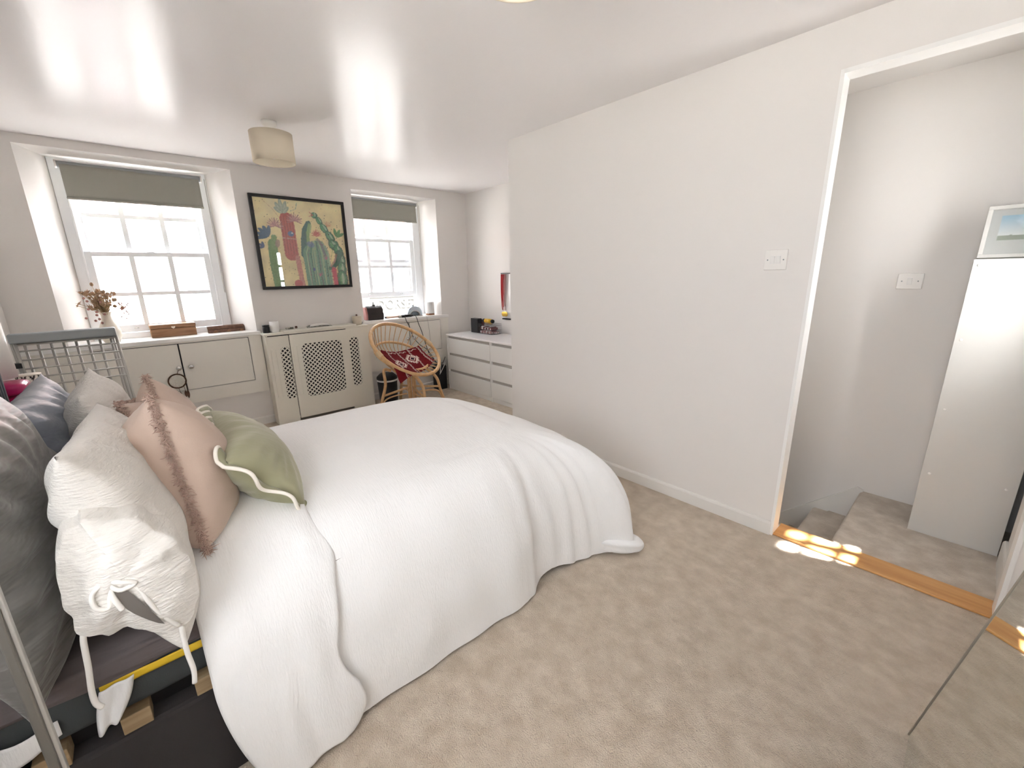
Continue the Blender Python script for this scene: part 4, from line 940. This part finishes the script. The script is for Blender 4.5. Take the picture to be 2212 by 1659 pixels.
    for k in range(9): seg([(.78, .82+.02*k), (.87, .81+.02*k)], .003, (.62, .20, .22), .8)
    seg([(.79, .52), (.83, .56), (.80, .66), (.81, .75)], .005, (.40, .46, .14), .8)
    for k in range(50): ell(.70+.28*random.random(), .15+.75*random.random(), .005, .005, 0, (.06, .05, .03))
    return np.clip(im, .005, .95)[::-1]
pic = thing('cactus_picture', 'black framed cactus painting between the two windows', 'picture', (1.364, YD-.012, 1.252))
px0, px1, pz0, pz1 = .951, 1.777, 1.252, 2.067
fr = MB()
for lo, hi in (((px0, pz0), (px1, pz0+.026)), ((px0, pz1-.026), (px1, pz1)), ((px0, pz0+.026), (px0+.026, pz1-.026)), ((px1-.026, pz0+.026), (px1, pz1-.026))): fr.box((lo[0], YD-.028, lo[1]), (hi[0], YD-.001, hi[1]))
fr.build('frame', m_frame, pic, bevel=.002)
painted(MB(), lambda u, v: (px0+.024+(px1-px0-.048)*u, YD-.012, pz0+.024+(pz1-pz0-.048)*v), paint_cactus(), m_art, 'print', pic)
MB().box((px0+.025, YD-.019, pz0+.025), (px1-.025, YD-.017, pz1-.025)).build('glass', m_picglass, pic)

pic.rotation_euler.z = .019; pic.location.y -= .010
# ------------------------------------------------------------------ ceiling lamps
def ceiling_lamp(x, y, label):
    l = thing('ceiling_lamp', label, 'ceiling lamp', (x, y, 2.05), 'ceiling drum lamps')
    MB().lathe([(0, 2.235), (.018, 2.235), (.022, 2.262), (.040, 2.275), (.044, 2.285), (.044, 2.2995), (0, 2.2995)], (x, y, 0), 24).build('ceiling_rose', m_lampwhite, l)
    MB().lathe([(.119, 2.232), (.119, 2.062), (.122, 2.062), (.122, 2.232), (.119, 2.232)], (x, y, 0), 48, caps=False).build('shade', m_shade, l)
    MB().lathe([(.1185, 2.064), (.1185, 2.228)], (x, y, 0), 48, caps=False).build('shade_lining', m_shadein, l)
    g = MB()
    for k in range(3): a = 2*PI*k/3; g.tube([(x, y, 2.20), (x+(.118)*math.cos(a), y+(.118)*math.sin(a), 2.225)], .0018, 5)
    g.lathe([(0, 2.14), (.018, 2.14), (.018, 2.235), (0, 2.235)], (x, y, 0), 14); g.build('fitting', m_lampwhite, l)
    MB().lathe([(0, 2.085), (.022, 2.095), (.028, 2.11), (.022, 2.128), (.012, 2.14), (0, 2.14)], (x, y, 0), 16).build('bulb', m_mug, l)
    return l
ceiling_lamp(.872, 3.20, 'beige linen drum ceiling lamp nearest the windows')
ceiling_lamp(.857, .905, 'beige drum ceiling lamp just inside the top edge of the photo')

# ------------------------------------------------------------------ rattan chair
ch = thing('rattan_chair', 'round rattan hoop chair in front of the right cupboard', 'chair', (2.05, 3.86, 0))
phi, th = -1.2057, .685
fa = V(math.cos(phi), math.sin(phi), 0); aa = V(-math.sin(phi), math.cos(phi), 0); da = fa*math.cos(th)-V(0, 0, 1)*math.sin(th); na = aa.cross(da); na = na if na.z > 0 else -na
HC = V(2.03, 3.855, .640); HR = .372
hoop = lambda t, r=HR, c=HC: c+(aa*math.cos(t)+da*math.sin(t))*r
MB().tube([hoop(t) for t in np.linspace(0, 2*PI, 73)[:-1]], .0175, 12, closed=True).build('outer_hoop', m_ratan, ch)
MC = HC-na*.10; mr = .275; mn = V(0, 0, 1)*.35+na*.65; mn.normalize(); ma_ = aa; md = -mn.cross(ma_); md = md if md.dot(fa) > 0 else -md
mid = lambda t, r=mr, c=None: (c or MC)+(ma_*math.cos(t)+md*math.sin(t))*r
MB().tube([mid(t) for t in np.linspace(0, 2*PI, 61)[:-1]], .0135, 10, closed=True).build('seat_hoop', m_ratan, ch)
BC = MC-V(0, 0, .13)
bse = lambda t, r=.13: BC+(ma_*math.cos(t)+md*math.sin(t))*r
MB().tube([bse(t) for t in np.linspace(0, 2*PI, 41)[:-1]], .012, 8, closed=True).build('base_hoop', m_ratan, ch)
for k in range(34):
    t = 2*PI*k/34
    up = hoop(t, HR-.012); m1 = mid(t, mr-.014)
    MB().tube(spline([up, m1, mid(t, mr*.72, MC-V(0, 0, .075)), bse(t)], 12), .0042, 6).build('cane_spoke', m_ratan, ch)
for t in (0, PI):
    g = MB(); 
    for k in range(9):
        tt = t+(k-4)*.018; c = (hoop(tt)+mid(t+(k-4)*.02, mr+.01))*.5; h1 = hoop(tt); n1 = (h1-HC).normalized()
        e = n1.cross((hoop(tt+.01)-hoop(tt-.01)).normalized())
        g.tube([h1+(n1*math.cos(q)+e*math.sin(q))*.0215 for q in np.linspace(0, 2*PI, 13)[:-1]], .0042, 5, closed=True)
    g.build('cane_binding', m_ratan2, ch)
LC = V(2.06, 3.855, 0)
legd = [V(-1, .12, 0), V(-.12, -1, 0), V(1, -.12, 0), V(.12, 1, 0)]
for dv_ in legd:
    dv_.normalize()
    top = BC+dv_*.13; top = V(top.x, top.y, BC.z-.01)
    MB().tube(spline([top, V(top.x, top.y, top.z+.012)+dv_*.07, LC+dv_*.275+V(0, 0, .30), LC+dv_*.32+V(0, 0, .15), LC+dv_*.365+V(0, 0, 0.008)], 26), .0155, 10).build('leg', m_ratan, ch)
    MB().tube(spline([LC+dv_*.345+V(0, 0, .02), LC+dv_*.30+V(0, 0, .13), LC+dv_*.20+V(0, 0, .165), LC+dv_*.06+V(0, 0, .17)], 16), .008, 8).build('brace', m_ratan, ch)
    MB().tube([LC+dv_*.315+V(0, 0, .185), LC+dv_*.03+V(0, 0, .235)], .012, 8).build('stretcher', m_ratan, ch)
    MB().tube([LC+dv_*.035+V(0, 0, .03), LC+dv_*.035+V(0, 0, BC.z)], .011, 8).build('centre_post', m_ratan, ch)
# kilim cushion cover draped in the bowl
def paint_kilim(nx=150, ny=110):
    im = np.ones((ny, nx, 3))*np.array([.15, .008, .012]); yy, xx = np.mgrid[0:ny, 0:nx]; u = xx/(nx-1); v = yy/(ny-1)
    W_ = np.array([.72, .62, .54]); 
    tri = lambda t: np.abs((t % 1)-.5)*2
    for c0 in (.14, .40, .70, .93):
        d = np.abs(u-c0-.012*tri(v*9)); im[d < .006] = W_; im[(np.abs(u-c0-.022-.012*tri(v*9)) < .003)] = W_
    for cx, cy, s in ((.62, .45, 1.1), (.22, .62, .9)):
        a = np.abs(u-cx)*1.25/s; b = np.abs(v-cy)/s; r = a+b
        ring = (np.abs(r-.16) < .022) | (np.abs(r-.075) < .012); comb = (r > .17) & (r < .235) & ((np.abs((u*24) % 1-.5) < .26)) & (b > .02)
        im[ring | comb] = W_; im[r < .055] = (.03, .01, .02)
    for cx in (.27, .55, .80):
        d = np.abs((v-.07)-.05*tri(u*9)); im[(d < .012) & (np.abs(u-cx) < .09)] = W_
    nn = rng.random((ny, nx))[..., None]; return im*(.8+.4*nn)
KO = HC
def kil(u, v):
    c = ((-.27, -.08), (.26, -.03), (.23, .23), (-.37, .27))
    A = (c[0][0]*(1-u)+c[1][0]*u)*(1-v)+(c[3][0]*(1-u)+c[2][0]*u)*v; B = (c[0][1]*(1-u)+c[1][1]*u)*(1-v)+(c[3][1]*(1-u)+c[2][1]*u)*v+.05*math.sin(PI*u)*v
    r = math.hypot(A, B); S = .125*max(0, 1-(r/.39)**2)+.012
    p = KO+aa*A+da*B-na*(S-.03)+na*(.030*math.sin(PI*u)*math.sin(PI*v))
    p += na*.008*nz((u*5, v*5, 2), 1)
    if r > .33: p -= V(0, 0, (r-.33)*.8)
    return p
kc = painted(MB(), kil, paint_kilim(), m_rug, 'kilim_cover', solid=.012); tag(kc, 'dark red kilim with white zigzag pattern draped in the rattan chair', 'throw')

# bin and clutter behind the chair
bn = thing('waste_bin', 'small black pedal bin between the radiator cover and chair', 'bin', (1.965, 4.22, 0))
MB().lathe([(0, 0), (.09, 0), (.095, .01), (.105, .27), (0, .27)], (1.965, 4.22, 0), 28).build('bin_body', m_black, bn); MB().lathe([(.107, .275), (.110, .28), (.108, .30), (.07, .335), (0, .345)], (1.965, 4.22, 0), 28).build('lid', m_dark, bn)
MB().lathe([(.1062, .255), (.1085, .256), (.1085, .272), (.1062, .272)], (1.965, 4.22, 0), 28).build('liner_rim', m_mug, bn)
eb = thing('extension_tower', 'black box of cables on the floor between chair and chest', 'cable box', (2.70, 4.33, 0))
MB().box((2.64, 4.27, .0), (2.765, 4.39, .29)).build('case', m_black, eb, bevel=.006); MB().box((2.645, 4.28, .29), (2.76, 4.38, .295)).build('lid', m_dark, eb)
for pts in ([(2.62, 4.28, .30), (2.66, 4.26, .36), (2.70, 4.25, .33), (2.75, 4.26, .40)], [(2.60, 4.27, .33), (2.68, 4.25, .31), (2.74, 4.25, .27)]): MB().tube(spline(pts, 18), .004, 6).build('cable', m_black, eb)
for pts in ([(2.655, 4.25, .20), (2.70, 4.245, .27), (2.74, 4.25, .33)], [(2.66, 4.25, .22), (2.67, 4.245, .30), (2.68, 4.25, .36)]): MB().tube(spline(pts, 10), .004, 6).build('white_cable', m_mug, eb)

# ------------------------------------------------------------------ chest of drawers
CX0, CX1, CY0, CY1, CZ = 2.780, 3.262, 2.868, 4.250, .673
cd = thing('chest_of_drawers', 'wide white six-drawer chest in the alcove', 'chest of drawers', (3.02, 3.56, 0))
MB().box((CX0+.022, CY0+.001, .03), (CX1, CY1-.001, CZ-.016)).build('carcass', m_chest, cd)
for y in (CY0, CY1-.016): MB().box((CX0, y, 0), (CX1, y+.016, CZ-.016)).build('side_panel', m_chest, cd, bevel=.0015)
MB().box((CX0-.006, CY0-.003, CZ-.016), (CX1, CY1+.003, CZ)).build('top', m_chesttop, cd, bevel=.0015)
MB().box((CX0+.012, CY0+.016, 0), (CX0+.03, CY1-.016, .045)).build('plinth', m_chest, cd)
ymid = 3.430
MB().box((CX0+.006, ymid-.012, .0), (CX0+.022, ymid+.012, CZ-.017)).build('centre_divider', m_chest, cd)
rows = [(.050, .220), (.252, .420), (.452, .625)]
for y0, y1 in ((ymid+.013, CY1-.018), (CY0+.018, ymid-.013)):
    for z0, z1 in rows:
        d = MB().box((CX0+.002, y0, z0), (CX0+.02, y1, z1)).build('drawer', m_chest, cd, bevel=.0015)
        MB().box((CX0+.016, y0+.03, z1+.001), (CX0+.0215, y1-.004, z1+.026)).build('finger_groove', m_groove, d)
tag(MB().box((3.085, 4.03, CZ), (3.15, 4.165, CZ+.170)).build('speaker_box', m_black, bevel=.003), 'upright black box at the back of the chest top', 'box')
tag(MB().tube([(3.20, 4.09, CZ+.010), (3.20, 4.09, CZ+.15)], .028, 16).build('spray_can', m_maroon), 'dark maroon can behind the black box on the chest', 'can')
ao = thing('makeup_organiser', 'clear acrylic makeup drawers filled with cosmetics on the chest', 'organiser', (3.15, 3.82, CZ))
ox0, ox1, oy0, oy1 = 3.08, 3.235, 3.765, 4.015
sh = MB()
for z in (0, .047, .094, .118): sh.box((ox0, oy0, CZ+z), (ox1, oy1, CZ+z+.003))
for y in (oy0, oy1-.003): sh.box((ox0, y, CZ), (ox1, y+.003, CZ+.12))
sh.box((ox0, oy0, CZ), (ox0+.003, oy1, CZ+.12)); sh.build('acrylic_case', m_clear, ao)
cosm = [m_cosm, m_dark, m_mug, m_pinkleather, m_groove, m_maroon]
for z in (.005, .052):
    for k in range(9):
        y = oy0+.02+.025*k; MB().box((ox0+.012+.01*random.random(), y-.010, CZ+z), (ox0+.10+.03*random.random(), y+.010, CZ+z+.018+.018*random.random())).build('cosmetic', cosm[(k*3+int(z*100)) % 6], ao, bevel=.002)
yb = thing('brush_bottle', 'amber bottle with black ends lying on the makeup organiser', 'bottle', (3.14, 3.90, CZ+.121))
MB().tube([(3.14, 3.985, CZ+.148), (3.14, 3.945, CZ+.148)], .024, 14).build('cap', m_black, yb); MB().tube([(3.14, 3.945, CZ+.148), (3.14, 3.83, CZ+.148)], .026, 16).build('bottle_body', m_amber, yb); MB().tube([(3.14, 3.83, CZ+.148), (3.14, 3.805, CZ+.148)], .022, 14).build('base', m_black, yb)
# jewellery board on the alcove wall
jb = thing('jewellery_board', 'white wall board with black rails above the chest', 'wall board', (XA-.01, 3.62, .85))
MB().box((XA-.010, 3.45, .86), (XA-.001, 3.755, 1.36)).build('board', m_gloss, jb); MB().box((XA-.03, 3.44, 1.355), (XA-.001, 3.775, 1.366)).build('top_rail', m_black, jb); MB().box((XA-.03, 3.44, .842), (XA-.001, 3.765, .853)).build('bottom_rail', m_black, jb)
for k, (y, m, L) in enumerate(((3.745, m_red, .40), (3.725, m_red, .37), (3.70, m_pinkleather, .36))):
    n_ = thing('necklace', ['red ribbon medal nearest the corner on the wall board', 'red ribbon medal beside the first on the wall board', 'pink bead necklace beside the red ribbons'][k], 'medal' if k < 2 else 'necklace', (XA-.035, y, .9))
    MB().grid(lambda u, v: (XA-.036-.004*math.sin(u*9), y+.020*(1-.7*v)*(2*u-1)+.012*math.sin(v*3), 1.352-L*v), 8, 16).build('ribbon', m, n_, solid=.002)
    MB().tube([(XA-.042, y-.006, 1.352-L), (XA-.042, y-.012, .945)], .003, 6).build('cord', m, n_)
    T = Matrix.Translation((XA-.036, y-.014, .905)) @ Matrix.Rotation(-PI/2, 4, 'Y')
    MB().lathe([(0, 0), (.026, 0), (.028, .002), (.028, .006), (.022, .007), (0, .006)], None, 20, T=T).build('medal', m_gold, n_)

# ------------------------------------------------------------------ switches
def switch(label, o, u, n, w, h, rk):
    s = thing('light_switch', label, 'light switch', o); o, u, n = Vector(o), Vector(u), Vector(n)
    def pl(a0, a1, b0, b1, d0, d1, nm, m=m_lampwhite, par=s, tilt=0, bev=.002):
        P = []
        for d in (d0, d1):
            for a, b in ((a0, b0), (a1, b0), (a1, b1), (a0, b1)): P.append(o+u*a+V(0, 0, b)+n*(d+(tilt*(b-(b0+b1)/2) if d == d1 else 0)))
        return MB().add(P, [(0,3,2,1),(4,5,6,7),(0,1,5,4),(1,2,6,5),(2,3,7,6),(3,0,4,7)]).build(nm, m, par, bevel=bev)
    pl(-w/2, w/2, -h/2, h/2, .0005, .010, 'face_plate', bev=.004)
    for c in rk:
        pl(c-.0105, c+.0105, -.0175, .0175, .0102, .0115, 'rocker_surround', m_mug, bev=.0005); pl(c-.0085, c+.0085, -.0155, .0155, .0116, .0155, 'rocker', m_mug, tilt=.18, bev=.001)
    for c in (-.033, .033): 
        T = Matrix.Translation(o+u*c+n*.0100) @ n.to_track_quat('Z', 'Y').to_matrix().to_4x4(); MB().lathe([(0, 0), (.0032, 0), (.0028, .0012), (0, .0014)], None, 10, T=T).build('screw', m_greyplastic, s)
    return s
switch('white double light switch on the partition wall beside the doorway', (XP, .690, 1.393), (0, -1, 0), (-1, 0, 0), .096, .092, (-.012, .012))
switch('white single light switch on the landing wall through the doorway', (XT, .292, 1.275), (0, -1, 0), (-1, 0, 0), .106, .084, (0,))

# ------------------------------------------------------------------ landing: bookcase, framed print, coat
bk = thing('bookcase', 'tall white laminate bookcase end on the landing', 'bookcase', (3.03, -.09, 0))
MB().box((2.870, -.255, .001), (2.888, .064, 1.362)).build('end_panel', m_book, bk, bevel=.001)
MB().box((3.172, -.255, .001), (3.19, .064, 1.362)).build('end_panel', m_book, bk, bevel=.001)
for z in (.03, .36, .69, 1.02): MB().box((2.888, -.25, z), (3.172, .062, z+.016)).build('shelf', m_book, bk)
MB().box((2.872, -.255, 1.362), (3.19, .064, 1.378)).build('top_panel', m_book, bk, bevel=.001); MB().box((2.888, .056, .03), (3.172, .062, 1.362)).build('back_panel', m_book, bk)
for y, z in ((.042, 1.015), (.038, .674), (.034, .334), (-.222, .342), (.044, 1.352)):
    T = Matrix.Translation((2.870, y, z)) @ Matrix.Rotation(-PI/2, 4, 'Y'); MB().lathe([(.0062, 0), (.006, .0015), (.004, .0025), (0, .003)], None, 12, T=T).build('cover_cap', m_lampwhite, bk)
def paint_print(nx=120, ny=70):
    im = np.ones((ny, nx, 3))*np.array([.46, .48, .47]); yy, xx = np.mgrid[0:ny, 0:nx]; u = xx/(nx-1); v = yy/(ny-1)
    ns = np.array([[noise.fractal(V(i*.05, j*.05, 9), 1, 2, 4) for i in range(nx)] for j in range(ny)])
    for x0, x1 in ((.07, .25), (.33, .51), (.60, .78)):
        m = (u > x0) & (u < x1) & (v > .14) & (v < .68); f = np.clip((v-.14)/.54, 0, 1)[..., None]
        sky = np.array([.25, .42, .55])*(1-f)+np.array([.70, .70, .66])*f; sky = sky+.25*np.clip(ns, 0, 1)[..., None]
        lawn = (f[..., 0] > .80+.05*ns) ; sky[lawn] = (.24, .28, .22); im[m] = sky[m]
    for k in range(14):
        c0 = .30+.028*k; m = (np.abs(v-.78) < .018+.012*((k*7) % 3)/2) & (np.abs(u-c0) < .009) & (((k*5) % 4 > 0)); im[m] = (.22, .23, .23)
    return np.clip(im, .01, .9)[::-1]
fp = thing('framed_print', 'white framed blue and grey print leaning on top of the bookcase', 'picture', (3.05, -.18, 1.379))
T0 = V(2.985, .060, 1.380); lean = V(.26, -.0, 1).normalized(); across = V(0.0, -1, 0); fnm = lean.cross(across)
fnm = fnm if fnm.x < 0 else -fnm
def pt(a, b, d=0): return T0+across*a+lean*b+fnm*d
FW, FH = .50, .235
for a0, a1, b0, b1 in ((0, FW, 0, .016), (0, FW, FH-.016, FH), (0, .016, .016, FH-.016), (FW-.016, FW, .016, FH-.016)):
    P = [pt(a, b, d) for d in (0, .018) for a, b in ((a0, b0), (a1, b0), (a1, b1), (a0, b1))]; MB().add(P, [(0,3,2,1),(4,5,6,7),(0,1,5,4),(1,2,6,5),(2,3,7,6),(3,0,4,7)]).build('frame_side', m_book, fp, bevel=.0015)
painted(MB(), lambda u, v: pt(.014+(FW-.028)*u, .014+(FH-.028)*v, .005), paint_print(), m_art, 'print', fp)
P = [pt(a, b, d) for d in (.008, .010) for a, b in ((.014, .014), (FW-.014, .014), (FW-.014, FH-.014), (.014, FH-.014))]; MB().add(P, [(0,3,2,1),(4,5,6,7),(0,1,5,4),(1,2,6,5),(2,3,7,6),(3,0,4,7)]).build('glass', m_picglass, fp)
ct = tag(MB().grid(lambda u, v: (2.83+.30*u+.02*math.sin(v*5), -.335-.03*math.sin(u*8)-.06*u, .06+1.5*v), 30, 24).build('coat', m_coat, solid=.05), 'dark brown coat hanging in the recess behind the bookcase', 'coat')

# ------------------------------------------------------------------ leaning mirror (lower right) and garment rail (lower left)
mi = thing('leaning_mirror', 'tall frameless mirror leaning on the wall beside the doorway', 'mirror', (1.2, -.078, 0))
up = V(0, -.1657, .9862); nf = V(0, .9862, .1657); A0 = V(1.494, -.078, .004)
def mp(x, s, d): return V(x, A0.y, A0.z)+up*s+nf*d
P = [mp(x, s, d) for d in (-.02, -.001) for x, s in ((.93, 0), (1.494, 0), (1.494, 1.62), (.93, 1.62))]
MB().add(P, [(0,3,2,1),(4,5,6,7),(0,1,5,4),(1,2,6,5),(2,3,7,6),(3,0,4,7)]).build('backing', m_mirroredge, mi)
P = [mp(x, s, d) for d in (-.0008, .003) for x, s in ((.933, .003), (1.491, .003), (1.491, 1.617), (.933, 1.617))]
MB().add(P, [(0,3,2,1),(4,5,6,7),(0,1,5,4),(1,2,6,5),(2,3,7,6),(3,0,4,7)]).build('mirror_glass', m_mirror, mi)
MB().tube([mp(1.493, 0, .002), mp(1.493, 1.62, .002)], .0035, 8).build('edge_strip', m_mirroredge, mi)
gr = thing('garment_rail', 'grey metal garment rail upright at the lower left corner', 'garment rail', (-.25, .85, 0))
MB().box((-.258, .995, .03), (-.244, 1.02, 1.70)).build('upright', m_weather, gr, bevel=.003); MB().box((-.245, 1.0, .03), (-.238, 1.014, 1.70)).build('upright_channel', m_steel, gr, bevel=.002)
MB().box((-.262, .72, .012), (-.236, 1.10, .032)).build('foot', m_weather, gr, bevel=.003)
MB().tube([(-.251, 1.007, 1.69), (-.60, 1.007, 1.69)], .012, 10).build('top_rail', m_weather, gr); MB().box((-.606, .995, .03), (-.590, 1.02, 1.70)).build('upright', m_weather, gr, bevel=.003); MB().box((-.61, .72, .012), (-.586, 1.10, .032)).build('foot', m_weather, gr, bevel=.003)
for o in list(bpy.data.objects):
    if '_o' in o.keys(): del o['_o']
